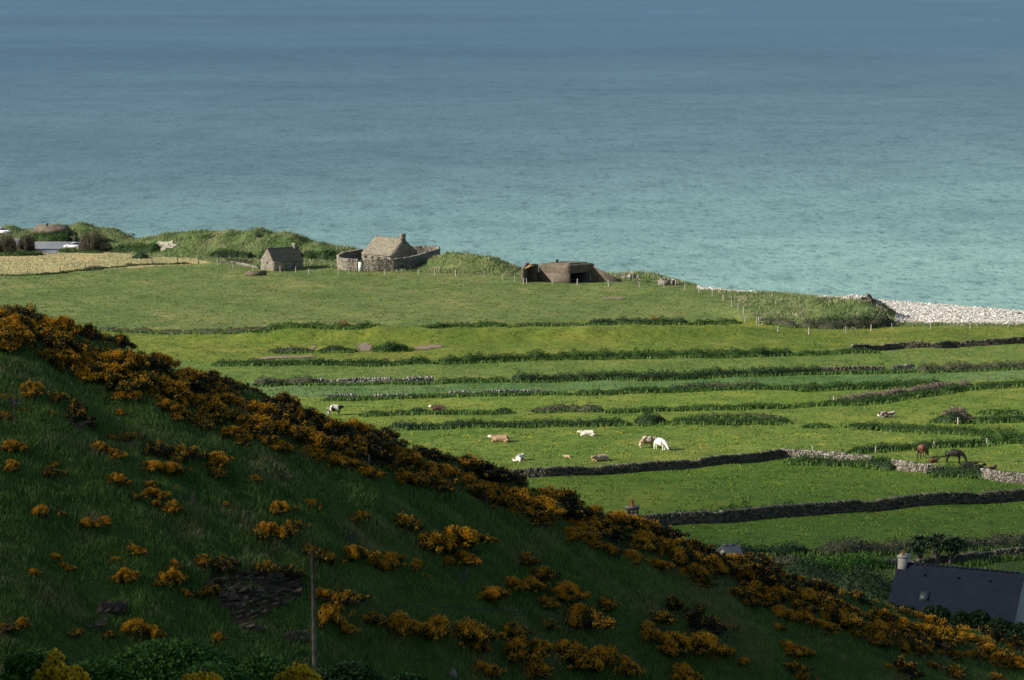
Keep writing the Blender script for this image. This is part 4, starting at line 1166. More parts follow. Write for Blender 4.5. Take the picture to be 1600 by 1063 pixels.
# curved enclosure
near_ = [(567, 423), (590, 423.5), (615, 423), (640, 420), (662, 414), (686, 406), (684, 402.5), (660, 402), (630, 402.5), (600, 405), (560, 408), (538, 412), (528, 417), (531, 421), (543, 422.5), (559, 423)]
def flat_pt(px, py, z):
    q = ray(px, py); D = (z - CAMZ) / q[2]; return np.array([q[0] * D, D, z])
Wn = [flat_pt(x, y, 3.75) for x, y in near_]
ew = stone_wall('enclosure_wall', None, 2.7, .6, M['stone_house'], 'tall curved dry stone enclosure wall round the larger stone house', None, sw=.34, sh=.19, world=[w_[:2] for w_ in Wn], cat='stone wall', seed=2, wav=.15, base=3.7)
ew.location.z = 3.7
for v_ in ew.data.vertices: v_.co.z += 0
g0, g1 = Wn[-1], Wn[0]
gc = (g0 + g1) / 2 - np.array(ew.location)
gb = MB(); gb.box((gc[0], gc[1] - .32, .95), (.85, .08, 2.1), math.radians(-8)); gb.build('gate', M['white_paint'], ew)
gb = MB(); gb.box((gc[0], gc[1] + .06, 2.25), (1.3, .6, .3), 0, .02); gb.build('lintel', M['stone'], ew)

# bunker with splayed wings
def bevel_block(plan, z0, z1, bev, seg=3):
    import bmesh
    bm = bmesh.new()
    vs = [bm.verts.new((x, y, z0)) for x, y in plan]; vt = [bm.verts.new((x, y, z1)) for x, y in plan]
    n_ = len(plan)
    bm.faces.new(vs[::-1]); bm.faces.new(vt)
    for i in range(n_): bm.faces.new((vs[i], vs[(i + 1) % n_], vt[(i + 1) % n_], vt[i]))
    bm.edges.ensure_lookup_table()
    ed = [e_ for e_ in bm.edges if all(abs(v.co.z - z1) < 1e-5 for v in e_.verts)] + [e_ for e_ in bm.edges if abs(e_.verts[0].co.z - e_.verts[1].co.z) > .5]
    bmesh.ops.bevel(bm, geom=ed, offset=bev, segments=seg, affect='EDGES', profile=.5)
    me = bpy.data.meshes.new('b'); bm.to_mesh(me); bm.free()
    return me
C0 = hit(889, 443, 215)
e = empty('bunker', tuple(C0), 'concrete wartime bunker with splayed wing walls at the seaward edge of the pasture', 'bunker')
ld = np.array([-.88, .42]); rd = np.array([.80, .60])
Lp = ld * 7.6; Rp = rd * 7.3
bodyme = bevel_block([(0, 0), tuple(Rp), tuple(Rp + Lp * .9 + [0, 1]), tuple(Lp)], 2.1, 3.95, .55)
nrm = np.array([rd[1], -rd[0]])           # outward of the right face
ob = link('roof_block', bodyme, M['concrete'], e)
lb_ = MB(); inn = -nrm * 1.8
lb_.prism([tuple(rd * .55 + inn * 0), tuple(Rp + inn), tuple(Rp + Lp * .9 + [0, .9]), tuple(Lp + [.02, .02]), (0.03, .03)][::1] if False else [(.02, .02), tuple(rd * .5 + [.0, .0]), tuple(rd * .5 + inn), tuple(Rp + inn), tuple(Rp + Lp * .9 + [0, .9]), tuple(Lp + [.03, .03])], -1.0, 2.12)
lb_.build('front_wall', M['concrete'], e)
for q, w_ in ((1.3, 1.2), (5.9, 1.2)):
    pn = MB(); c = rd * q + inn * .96; pn.box((c[0], c[1], 1.0), (w_, .12, 1.7), math.atan2(rd[1], rd[0])); pn.build('door_panel', M['concrete_dark'], e)
dk = MB(); c = rd * 3.5 + inn * .95; dk.box((c[0], c[1], .9), (3.2, .14, 1.9), math.atan2(rd[1], rd[0])); dk.build('doorway', M['black'], e)
tp = bevel_block([tuple(rd * 1.0 + ld * .9), tuple(rd * 6 + ld * .9), tuple(rd * 6 + ld * 6.2), tuple(rd * 1.0 + ld * 6.2)], 3.9, 4.2, .14, 2)
link('roof_step', tp, M['concrete'], e)
vb = MB(); vb.tube([(-2.5, 2.5, 4.2), (-2.5, 2.5, 4.75)], [.25, .25], 8); vb.tube([(-2.5, 2.5, 4.75), (-2.5, 2.5, 4.85)], [.35, .3], 8); vb.build('vent', M['black'], e)
# left wing wall and its lichened coping
wg = MB()
p0 = np.array([-10.3, -.2]); p1 = np.array([-9.3, 3.8]); tw_ = np.array([.75, 0])
wg.hexa([(*p0, -1), (*(p0 + tw_), -1), (*(p1 + tw_), -1), (*p1, -1), (*p0, 3.1), (*(p0 + tw_), 3.1), (*(p1 + tw_), 4.0), (*p1, 4.0)])
wg.hexa([(p1[0] + .76, 3.3, -1), (-6.5, 3.3, -1), (-6.5, 3.9, -1), (p1[0] + .76, 3.9, -1), (p1[0] + .76, 3.3, 3.6), (-6.5, 3.3, 3.7), (-6.5, 3.9, 3.7), (p1[0] + .76, 3.9, 3.6)])
wg.build('wing_wall', M['concrete'], e)
lc = MB(); q0 = p0 + tw_ + [.01, .3]
lc.hexa([(*q0, 3.0), (-6.9, 3.2, 3.55), (-6.9, 3.9, 3.6), (q0[0] + .7, 3.9, 3.62), (*q0, 3.2), (-6.9, 3.2, 3.8), (-6.9, 3.9, 3.82), (q0[0] + .7, 3.9, 3.84)])
lc.build('canopy', M['lichen'], e)
rw = MB()
R0 = Rp + [-.9, -.1]
rw.hexa([(R0[0], R0[1] - .4, -1), (R0[0] + 6.6, R0[1] - 2.2, -1), (R0[0] + 6.8, R0[1] - 1.4, -1), (R0[0], R0[1] + .4, -1), (R0[0] - .4, R0[1] - .4, 3.7), (R0[0] + 6.5, R0[1] - 2.1, .1), (R0[0] + 6.6, R0[1] - 1.4, .1), (R0[0] - .4, R0[1] + .4, 3.7)])
rw.build('wing_wall', M['concrete'], e)

# half buried bunker on the left mound
r = ray(80, 350); D = hit(78, 377, 215, False)[1] + 5.5
zt = CAMZ + r[2] * D
e = empty('bunker', (r[0] * D, D, zt - 2.25), 'half buried concrete bunker roof on the grassy mound by the car park', 'bunker')
mb = MB(); mb.hexa([(-5.2, -3.0, 0), (6.2, -3.0, 0), (5.4, 4, 0), (-5.2, 4, 0), (-4.6, -2.6, 1.75), (4.2, -2.6, 1.75), (3.8, 3.4, 2.0), (-4.6, 3.4, 2.0)])
mb.build('roof', M['concrete'], e); e.scale = (.86, .85, .9)
mb = MB(); mb.box((-1.2, -.3, 2.2), (.5, .5, .6), .3, .03); mb.box((-1.0, -.3, 2.65), (.3, .3, .4), .6, .03); mb.build('vent', M['mortar'], e)

# trough, ruins, bench
p = hit(400, 431, 215)
e = empty('water_trough', tuple(p), 'long low concrete water trough in the grass below the small cottage', 'trough', None, .12)
mb = MB()
mb.box((0, -.55, .45), (4.6, .16, 1.1)); mb.box((0, .55, .45), (4.6, .16, 1.1)); mb.box((-2.22, 0, .45), (.16, .94, 1.1)); mb.box((2.22, 0, .45), (.16, .94, 1.1)); mb.box((0, 0, .1), (4.28, .94, .3)); mb.box((.7, 0, .5), (.14, .94, .9))
mb.build('basin', M['concrete'], e)
mb = MB(); mb.box((0, 0, .7), (4.28, .94, .02)); mb.build('water', M['glass'], e)
def rubble(px, py, n_, spread, size, label, mat='stone_pale', name='rubble_heap'):
    p = hit(px, py, 215); mb = MB()
    mb.box((0, 0, -.1), (spread[0] * 3, spread[1] * 2.5, size), .1, size * .2)
    for i in range(n_):
        x, y = np.clip(rng.normal(0, spread[0]), -1.4 * spread[0], 1.4 * spread[0]), np.clip(rng.normal(0, spread[1]), -1.2 * spread[1], 1.2 * spread[1])
        mb.box((x, y, gz(p[0] + x, p[1] + y) - p[2] + size * rng.uniform(.2, .9) * max(0, 1 - abs(x) / spread[0] / 2)), size * rng.uniform(.5, 1.3, 3), rng.uniform(0, 3), size * .12)
    o = mb.build(name, M[mat], origin=(0, 0, 0)); o.location = p
    return prop(o, label, 'rubble')
rubble(985, 434, 40, (1.2, .8), .55, 'low heap of pale concrete rubble just right of the bunker wing')
rubble(960, 433, 18, (1.2, .6), .35, 'thin scatter of stones between the bunker wing and the rubble heap')
rubble(1357, 470, 14, (.9, .5), .7, 'dark broken masonry lump at the top of the white pebble beach', 'stone_dark')
p = hit(1042, 446, 215)
e = empty('ruined_shelter', tuple(p), 'low ruined concrete shelter with dark opening on the sea edge', 'ruin', None, -.15)
mb = MB(); mb.box((-.6, 0, .5), (2.6, .9, 1.2), 0, .05); mb.box((1.2, .1, .55), (.35, 1.2, 1.4), 0, .03); mb.box((1.9, .1, .5), (.3, 1.2, 1.3), 0, .03); mb.box((1.55, .1, 1.25), (1.1, 1.2, .2), 0, .03)
for i in range(9): mb.box((-1.8 + i * .3, -.1, 1.15), (.28, .6, .3 + .12 * (i % 3)), .1 * i, .03)
mb.build('wall', M['stone_pale'], e)
mb = MB(); mb.box((1.55, .0, .5), (.42, .8, 1.2)); mb.build('opening', M['black'], e)
p = hit(205, 371, 215)
e = empty('picnic_table', tuple(p + [0, 0, .1]), 'tiny dark wooden picnic table on the dune edge against the sea', 'table', None, .3)
mb = MB(); [mb.box((0, y, .75), (1.8, .22, .06)) for y in (-.3, 0, .3)]; mb.build('table_top', M['post_dark'], e)
for s_ in (-1, 1):
    mb = MB(); mb.box((0, s_ * .75, .45), (1.8, .28, .06)); mb.build('bench', M['post_dark'], e)
    mb = MB(); mb.tube([(s_ * .7, -.7, -.2), (s_ * .7, -.2, .72)], .05, 4); mb.tube([(s_ * .7, .7, -.2), (s_ * .7, .2, .72)], .05, 4); mb.box((s_ * .7, 0, .42), (.08, 1.6, .1)); mb.build('leg', M['post_dark'], e)
for pts, ht, lb in [([(338, 410), (365, 412), (385, 416), (404, 420)], .55, 'low pale stone wall leading to the small cottage gable'), ]:
    stone_wall('stone_wall', pts, ht, .5, M['stone_pale'], lb, 'dry stone walls', sw=.3, sh=.15)
M['sand'] = mottled('pale limestone scree', [(.22, .20, .14), (.36, .33, .25), (.48, .45, .37)], 1.5)
sheet('sand_scar', [(241, 383), (247, 378), (262, 378), (276, 383), (268, 391), (252, 392), (243, 389)], .16, M['sand'], .35)
sheet('sand_scar', [(1150, 474), (1170, 482), (1180, 490), (1168, 486)], .1, M['sand'], .4)
# dune scrub
for i, (pts, w_, h_, mt, lb) in enumerate([
    ([(404, 406), (430, 404), (455, 403), (475, 404)], 4.5, 2.0, 'hedge_dark', 'dark thicket behind the small cottage, in front of the dune'),
    ([(470, 404), (495, 404), (520, 405), (532, 408)], 4.5, 1.8, 'hedge', 'green thicket between the small cottage and the walled house'),
    ([(328, 400), (360, 401), (398, 403)], 3.5, 1.3, 'hedge_dark', 'dark scrub strip across the face of the big dune'),
    ([(352, 409), (370, 411), (392, 413)], 3.0, 1.2, 'hedge_brown', 'rounded brown green bramble mound left of the small cottage'),
    ([(206, 404), (219, 404), (233, 404)], 2.4, 1.4, 'hedge_dark', 'dark rounded shrub at the right end of the straw coloured meadow'),
    ([(170, 394), (205, 392), (250, 392)], 4.0, 1.4, 'hedge', 'green bracken bank between the car park and the dune scar'),
    ([(92, 393), (120, 395), (160, 396)], 2.8, .8, 'hedge', 'low green bracken in front of the silver car'),
    ([(-10, 400), (25, 400), (50, 399), (68, 398)], 2.6, .9, 'hedge', 'low green bracken below the brown tamarisks at the left edge'),
    ([(40, 376), (80, 376.5), (114, 376)], 3.0, 1.9, 'hedge', 'dark green bank of the half buried bunker'),
    ([(140, 378), (160, 378), (182, 379)], 2.6, 1.0, 'hedge', 'green shrubs on the pointed mound behind the car park'),
    ([(110, 377), (117, 377.5), (123, 377)], 1.6, 1.7, 'hedge_brown', 'small reddish shrub at the right end of the half buried bunker'),
    ([(-10, 432), (60, 430), (120, 424), (180, 419), (240, 414), (300, 412)], 1.1, .4, 'hedge', 'low green verge along the fence below the straw coloured meadow'),
    ([(131, 422), (150, 420), (170, 419)], 1.6, .8, 'dry', 'small greyish dry tuft along the meadow fence'),
    ([(195, 416), (203, 416), (210, 416)], 1.4, .9, 'hedge_dark', 'small dark tuft beside the meadow fence'),
    ([(1245, 512), (1300, 514), (1350, 512), (1392, 507)], 2.6, 1.5, 'hedge_brown', 'reedy brown fringe along the foot of the right hand dune'),
    ([(1270, 508), (1310, 509), (1360, 507), (1390, 501)], 2.6, 1.6, 'hedge_dark', 'dark scrub on the near face of the right hand dune')]):
    H(pts, w_, h_, M[mt], lb, seed=80 + i, name='scrub', cat='shrub', group=None, foot=False, ragged=.35)

# brown tamarisks by the car park
M['tamarisk'] = leafy('tamarisk twigs', [(.045, .035, .03), (.085, .065, .055), (.06, .065, .03), (.13, .10, .085)], .8)
for px, py, wpx, hpx, lb in [(10, 395, 34, 27, 'brown twiggy tamarisk at the left edge by the car park'), (42, 392, 26, 24, 'brown twiggy tamarisk in front of the car park, second from left'), (146, 393, 44, 32, 'large brown twiggy tamarisk right of the silver car')]:
    p = hit(px, py, 215); s_ = scl(p[1]); R = wpx / 2 / s_; hh = hpx / s_
    mb = MB(); kk_ = 4200
    a = rng.uniform(0, 6.28, kk_); q = rng.uniform(0, 1, kk_) ** .5 * R; q = q * (1 + .22 * np.sin(a * 3 + px) + .12 * np.sin(a * 7)); z = rng.uniform(0, 1, kk_) ** 1.05 * hh * .8 * np.sqrt(np.clip(1.05 - (q / R) ** 2 * .7, .05, 1))
    z *= 1 + .25 * np.sin(a * 5 + px)
    V, f = blades(np.stack([np.cos(a) * q, np.sin(a) * q, z], 1), rng.uniform(.4, 1.5, kk_) * (1 + z / hh * .3), .075, .7); mb.add(V, f)
    e = empty('tamarisk', tuple(p), lb, 'shrub', 'brown tamarisks by the car park')
    mb.build('crown', M['tamarisk'], e)
    tb = MB()
    for j in range(6): tb.tube([(0, 0, -.2), (math.cos(j) * R * .25, math.sin(j) * R * .25, hh * .4), (math.cos(j) * R * .5, math.sin(j) * R * .5, hh * .7)], [.09, .06, .02], 5)
    tb.build('trunk', M['twig'], e)
for px, py, h_, lb in [(403, 366, 1.0, 'tiny dark bush on the very top of the big dune')]:
    H([(px - 4, py + 3), (px + 5, py + 3)], 1.2, h_, M['hedge_dark'], lb, seed=99, name='shrub', cat='shrub', group=None, foot=False)

# cars
def car(px, py, ang, mat, label):
    p = hit(px, py, 215)
    e = empty('parked_car', tuple(p + [0, 0, .08]), label, 'car', 'cars at the car park', ang)
    def prof(pts, w0, w1):
        k = len(pts); V = [(x, -w0 / 2 if z < .9 else -w1 / 2, z) for x, z in pts] + [(x, w0 / 2 if z < .9 else w1 / 2, z) for x, z in pts]
        mb = MB(); mb.add(V, np.array([[i, (i + 1) % k, k + (i + 1) % k, k + i] for i in range(k)]))
        mb.F.setdefault(k, []).append(np.array([[*range(k - 1, -1, -1)]])); mb.F.setdefault(k, []).append(np.array([[*range(k, 2 * k)]]))
        return mb
    prof([(-2.1, .35), (-2.1, .8), (-1.95, .93), (-1.2, .98), (1.0, .97), (1.9, .82), (2.1, .65), (2.1, .32), (1.7, .25), (-1.8, .25)], 1.75, 1.6).build('body', mat, e)
    cabin = prof([(-1.85, .97), (-1.45, 1.42), (.1, 1.45), (.95, .97)], 1.6, 1.3); cabin.build('window', M['glass'], e)
    mb = MB(); mb.box((-.65, 0, 1.47), (1.6, 1.28, .05)); mb.build('roof', mat, e)
    for sx in (-1.3, 1.3):
        for sy in (-.82, .82):
            mb = MB(); mb.tube([(sx, sy - .1, .33), (sx, sy + .1, .33)], [.33, .33], 14); wo_ = mb.build('wheel', M['black'], e)
            mb = MB(); s_ = 1 if sy > 0 else -1; mb.tube([(sx, sy + .1 * s_, .33), (sx, sy + .12 * s_, .33)], [.19, .18], 10); mb.build('rim', M['white_paint'], wo_)
    for sy in (-.6, .6):
        mb = MB(); mb.box((2.03, sy, .68), (.12, .35, .14), 0, .01); mb.build('headlight', M['white_paint'], e)
silver = mottled('silver car paint', [(.42, .44, .46), (.5, .52, .54)], 2, rough=.3, bumps=0, spec=.6)
whitec = mottled('white car paint', [(.75, .76, .78), (.82, .82, .83)], 2, rough=.3, bumps=0, spec=.6)
car(4, 366, -.25, whitec, 'white car parked by the shingle at the left edge')
car(114, 389, 3.0, silver, 'silver car half hidden behind bracken beside the brown tamarisk')

# slate roofed house in the valley, right
r1 = ray(1406, 879); D1 = 252.0; zR = CAMZ + r1[2] * D1
P1 = np.array([r1[0] * D1, D1])
r2 = ray(1599, 896); D2 = (zR - CAMZ) / r2[2]; P2 = np.array([r2[0] * D2, D2])
dv = P2 - P1; Ls = float(np.linalg.norm(dv)); dv /= Ls
nv = np.array([dv[1], -dv[0]])
if nv[1] > 0: nv = -nv
Wd = 7.0; rise = 3.3
o = np.array([*(P1 + nv * Wd / 2), zR - 6.2])
e = house('slate_house', o, math.atan2(dv[1], dv[0]), Ls, Wd, 6.2 - rise - .2, 6.2 - .16, 'render', 'slate', 'house with long dark slate roof and pale gable at the lower right corner', 'house',
          [(.35, Wd / 2 + .1, .75, 1.25, 5.0, 6.75, 'render', [(.35, Wd / 2 - .25)])], over=.25, tile=(.3, .26), deep=3.0, wall_noise=False)
ev, rz_ = 6.2 - rise - .2, 6.2
def on_roof(x, v):            # v: 0 eaves .. 1 ridge
    return np.array([x, Wd / 2 * v - .02, ev + (6.04 - ev) * v + .19])
sla = math.atan2(6.04 - ev, Wd / 2)
def roof_box(nm, x, v, sx, sy, sz, mt, parent=None):
    c = on_roof(x, v); R = np.array(Matrix.Rotation(sla, 3, 'X'))
    V = (MB.BOXV * np.array([sx, sy, sz])) @ R.T + c
    mb = MB(); mb.add(V, MB.BOXF); return mb.build(nm, M[mt], parent or e)
sf = roof_box('skylight', 3.0, .30, .8, .9, .12, 'mortar'); roof_box('pane', 3.0, .30, .66, .76, .15, 'glass', sf)
for x in (2.5, 5.6, 8.4): roof_box('roof_vent', x, .76, .22, .22, .16, 'black')

# house hidden behind the spur: only its chimney shows
r = ray(988, 784); Dh = 214.0; zt = CAMZ + r[2] * Dh - .25
hx = r[0] * Dh
e = house('hidden_house', np.array([hx - 7, Dh - 3, zt - 9.0]), 0.0, 7.6, 6, 3.2, 6.4, 'stone_house', 'slate', 'stone house behind the gorse ridge of which only the chimney shows', 'house',
          [(7.0, 3.0, .95, .6, 5.9, 8.75, 'stone_house', [(7.0, 3.0)])], wall_noise=False, deep=2)
M['shed_roof'] = mottled('grey sheet roofing', [(.10, .11, .12), (.16, .17, .18)], 1)
r = ray(1150, 858); Ds = 222.0; zt = CAMZ + r[2] * Ds
e = house('shed', np.array([r[0] * Ds - .7, Ds - 2, zt - 2.8]), math.radians(12), 1.2, 3.2, 2.3, 3.0, 'render', 'shed_roof', 'grey shed roof tip showing behind the gorse band', 'shed', wall_noise=False, deep=2)

# cordyline palms behind the slate house
def cordyline(px, py, heads, label):
    p = hit(px, py, 215)
    e = empty('cordyline_palm', tuple(p), label, 'palm tree', 'cordyline palms behind the slate house')
    tb, cb = MB(), MB()
    for hx, hy, hz in heads:
        tb.tube([(0, 0, -.3), (hx * .35, hy * .35, hz * .45), (hx, hy, hz)], [.17, .11, .08], 7)
        k = 110
        A = rand_unit(k); A[:, 2] = np.abs(A[:, 2]) * 1.3 - .45; A /= np.linalg.norm(A, axis=1, keepdims=True)
        c = np.array([hx, hy, hz]); ln = rng.uniform(.55, .95, k)[:, None]
        sd = np.cross(A, [0, 0, 1.0]); sd /= np.linalg.norm(sd, axis=1, keepdims=True) + 1e-6
        mid = c + A * ln * .6; tip = c + A * ln + [0, 0, -1] * (ln ** 2) * .28
        w_ = .05
        V = np.stack([c - sd * w_ * .6, c + sd * w_ * .6, mid + sd * w_, tip, mid - sd * w_], 1).reshape(-1, 3)
        cb.add(V, np.arange(5 * k).reshape(-1, 5))
    tb.build('trunk', M['twig'], e); cb.build('crown', M['cordy'], e)
M['cordy'] = leafy('cordyline leaves', [(.06, .10, .05), (.11, .16, .08), (.17, .22, .13)], 1)
cordyline(1438, 881, [(-.9, 0, 1.9), (-.2, .3, 2.5), (.4, -.2, 2.0), (-.5, -.4, 1.5)], 'leftmost of the three spiky cordyline palms behind the slate roof')
cordyline(1462, 882, [(-.5, 0, 2.5), (.3, .3, 2.8), (.8, -.3, 2.2), (0, -.4, 1.9)], 'tallest middle one of the three spiky cordyline palms behind the slate roof')
cordyline(1484, 881, [(-.4, 0, 2.3), (.4, .2, 2.4), (.9, -.3, 1.7), (.1, -.5, 1.5), (1.1, .1, 2.1)], 'rightmost of the three spiky cordyline palms behind the slate roof')

# ------------------------------------------------------------------ fences
POSTM = {}
def post_mesh(h, r, mat):
    k = (round(h, 2), r, mat)
    if k not in POSTM:
        mb = MB(); mb.tube([(0, 0, -.3), (0, 0, h * .96), (0, 0, h)], [r, r * .95, r * .6], 6)
        me = raw_mesh('post', np.concatenate(mb.V), [np.concatenate(v) for v in mb.F.values()]); me.materials.append(M[mat]); POSTM[k] = me
    return POSTM[k]
def fence(pts, h, r, mat, label, wires=2, near=215, tilt=.05, name='wire_fence', cat='fence'):
    P = [hit(q[0], q[1], near) for q in pts]
    e = empty(name, tuple(P[0]), label, cat)
    tops = []
    for q, p in zip(pts, P):
        hh = h * (q[2] if len(q) > 2 else 1)
        mt = q[3] if len(q) > 3 else mat
        o = bpy.data.objects.new('post', post_mesh(hh, r * (1.35 if len(q) > 3 else 1), mt)); COL.objects.link(o); o.parent = e
        o.location = p - P[0]
        o.rotation_euler = (random.gauss(0, tilt), random.gauss(0, tilt), random.uniform(0, 3))
        tops.append((p - P[0], hh))
    if wires:
        for fr in (.88, .5)[:wires]:
            mb = MB()
            for (a, ha), (b, hb) in zip(tops[:-1], tops[1:]):
                m_ = (a + b) / 2 + [0, 0, (ha + hb) / 2 * fr - .04]
                mb.tube([a + [0, 0, ha * fr], m_, b + [0, 0, hb * fr]], .012, 3, False)
            mb.build('wire', M['wire'], e)
    return e
W_ = 'post'
fence([(-8, 433), (43, 430), (94, 427), (134, 423), (184, 416), (238, 413), (278, 412), (310, 412.5)], 1.35, .09, 'post_dark', 'dark post fence below the straw coloured meadow at left', near=215)
fence([(340, 415), (364, 420), (395, 424), (438, 425), (462, 426), (483, 429, 1, 'post'), (529, 429), (545, 429), (601, 430), (654, 430), (679, 431), (712, 432, 1.15, 'white_post' if False else 'post'), (756, 433), (785, 437), (804, 440), (818, 444, 1, 'post'), (823, 444), (863, 445), (902, 446, 1.1, 'post'), (951, 448, 1.1, 'post'), (999, 449), (1038, 450), (1070, 454), (1092, 459), (1113, 463), (1130, 471, 1.15, 'post'), (1143, 479), (1153, 485), (1162, 490), (1164, 504)], 1.3, .085, 'post', 'long post and wire fence round the top of the big pasture, past cottage and bunker', near=215)
fence([(437, 422), (629, 423), (641, 424), (657, 425), (703, 427), (727, 428), (750, 424, 1.6)], 1.2, .08, 'post_dark', 'shorter dark posts close against the enclosure wall and grassy mound', 0)
fence([(1215, 519), (1264, 523, 1, 'post'), (1322, 520), (1361, 517, 1, 'post'), (1394, 515), (1454, 514), (1516, 514), (1575, 513), (1630, 512)], 1.2, .085, 'post', 'post and wire fence along the foot of the dune and pebble beach')
fence([(788, 417, 1.0), (791, 418, .7), (800, 420, 1.0)], 1.2, .05, 'post_dark', 'three thin leaning stakes on the mound edge against the sea', 0, tilt=.15, name='stakes', cat='stakes')
fence([(1061, 448, 1.2), (1064, 448, .7), (1066.5, 449, .7)], .95, .09, 'post_dark', 'three short dark posts right of the ruined shelter', 0, name='stakes', cat='stakes')
fence([(972, 434)], 1.2, .09, 'post', 'single pale post standing between bunker and rubble at the sea', 0, name='post', cat='post')
fence([(479, 620), (505, 619), (526, 619), (555, 619), (580, 619), (607, 618), (629, 618), (646, 618), (666, 618), (684, 617), (706, 616), (730, 615), (756, 615), (779, 614), (803, 614), (823, 614), (847, 613), (873, 613), (897, 612), (936, 613), (962, 611), (1024, 609)], 1.15, .05, 'post_dark', 'row of many thin dark stakes along the tumbled stone bank', 1, tilt=.08)
fence([(510, 568, 1, 'post')], .9, .08, 'post', 'single pale post in the hedge left of centre', 0, name='post', cat='post')
fence([(571, 650), (611, 648), (712, 647), (748, 645)], 1.2, .045, 'post_dark', 'four thin stakes in the weedy line near the dark lying cow')
fence([(1268, 634), (1297, 629), (1303, 630, 1.1, 'post')], .95, .09, 'post_dark', 'short fence with a close pair of posts at the end of the dry scrub', 1)
fence([(1364, 617), (1503, 600), (1543, 598), (1572, 597)], 1.2, .06, 'post_dark', 'thin stakes poking out of the dry scrub strip', 0)
fence([(1497, 663, 1, 'post'), (1508, 660), (1584, 658, 1, 'post')], .95, .09, 'post', 'pale posts along the hedge by the buttercup strip at right')
fence([(1270, 706), (1368, 708), (1460, 700, 1, 'post'), (1542, 695, 1, 'post')], .9, .085, 'post', 'posts along the hedge behind the bay horse')
fence([(1165, 654), (1192, 653), (1203, 653), (1217, 658, .9, 'post'), (1244, 661)], .9, .08, 'post_dark', 'old broken posts in the bramble line above the cow pasture', 1, tilt=.15)
fence([(1546, 880)], .9, .06, 'post_dark', 'single post at the rubble wall behind the slate roof', 0, name='post', cat='post')
fence([(385, 655), (576, 742), (760, 802), (968, 874), (1205, 950), (1391, 1014), (1475, 1030), (1530, 1042)], 1.25, .05, 'post_dark', 'thin dark post and wire fence running through the gorse band', 1, near=122)
# stile at the fence corner
p = hit(1186, 510, 215)
e = empty('stile', tuple(p), 'small wooden stile with pale board at the fence corner below the dune', 'stile')
for x, y, h0, h1 in ((0, 0, -.3, 1.7), (-.35, 1.2, -.3, 2.6), (.7, 1.2, -.3, 2.7)):
    mb = MB(); mb.tube([(x, y, h0), (x, y, h1)], .07, 6); mb.build('post', M['post'], e)
mb = MB(); mb.box((.25, .05, 1.35), (.85, .12, .7), 0, .01); mb.build('board', M['post'], e)
mb = MB(); mb.box((.2, 1.2, 1.9), (1.1, .06, .12)); mb.box((.2, 1.2, 1.4), (1.1, .06, .12)); mb.build('rail', M['post_dark'], e)
# wooden pole and its sagging cable
p = hit(491, 1040, 122)
r = ray(491, 861); zt = CAMZ + r[2] * p[1]
e = empty('utility_pole', tuple(p), 'weathered grey wooden pole standing at the foot of the slope', 'pole')
mb = MB(); mb.tube([(0, 0, -1), (0, 0, (zt - p[2]) * .5), (0, 0, zt - p[2])], [.125, .11, .10], 12); mb.build('shaft', M['pole'], e)
mb = MB(); mb.tube([(0, 0, zt - p[2]), (0, 0, zt - p[2] + .06)], [.12, .05], 12); mb.build('cap', M['wire'], e)
mb = MB(); mb.box((.13, -.05, .7), (.03, .12, .3)); mb.build('tag', M['glass'], e)
pts = []
for x, y, D in ((492, 936, p[1]), (600, 945, 148), (780, 953, 152), (970, 976, 160), (1100, 986, 166), (1250, 994, 172), (1450, 1006, 180), (1700, 1016, 190)):
    q = ray(x, y); pts.append(np.array([q[0] * D, D, CAMZ + q[2] * D]) - p)
mb = MB(); mb.tube(pts, .022, 5); mb.build('cable', M['wire'], e)

# ------------------------------------------------------------------ animals
def skin_mesh(J, E, root, sub=1, fat=1.3):
    names = list(J)
    big = {'rump', 'loin', 'belly', 'chest', 'shoulder', 'neck', 'poll', 'face', 'muzzle', 'neck2'}
    J = {k: (c, (r_ * fat if k in big else r_ * 1.3)) for k, (c, r_) in J.items()}
    me = bpy.data.meshes.new('body')
    me.from_pydata([J[n_][0] for n_ in names], [(names.index(a), names.index(b)) for a, b in E], [])
    o = bpy.data.objects.new('tmp_body', me); COL.objects.link(o)
    md = o.modifiers.new('skin', 'SKIN'); md.use_smooth_shade = True
    if not me.skin_vertices:
        me.attributes.new  # layer is made with the modifier
    sv = me.skin_vertices[0].data
    for i, n_ in enumerate(names):
        r_ = J[n_][1]; sv[i].radius = (r_, r_) if not isinstance(r_, tuple) else r_
        sv[i].use_root = (n_ == root)
    s2 = o.modifiers.new('sub', 'SUBSURF'); s2.levels = sub; s2.render_levels = sub
    dg = bpy.context.evaluated_depsgraph_get(); dg.update()
    out = bpy.data.meshes.new_from_object(o.evaluated_get(dg))
    bpy.data.objects.remove(o); bpy.data.meshes.remove(me)
    for pl in out.polygons: pl.use_smooth = True
    return out
def legs(J, E, hips, kind):
    for nm, pts in hips.items():
        att, ch = pts[0], pts[1:]
        prev = att
        for i, (c, r_) in enumerate(ch):
            k = nm + str(i); J[k] = (c, r_); E.append((prev, k)); prev = k
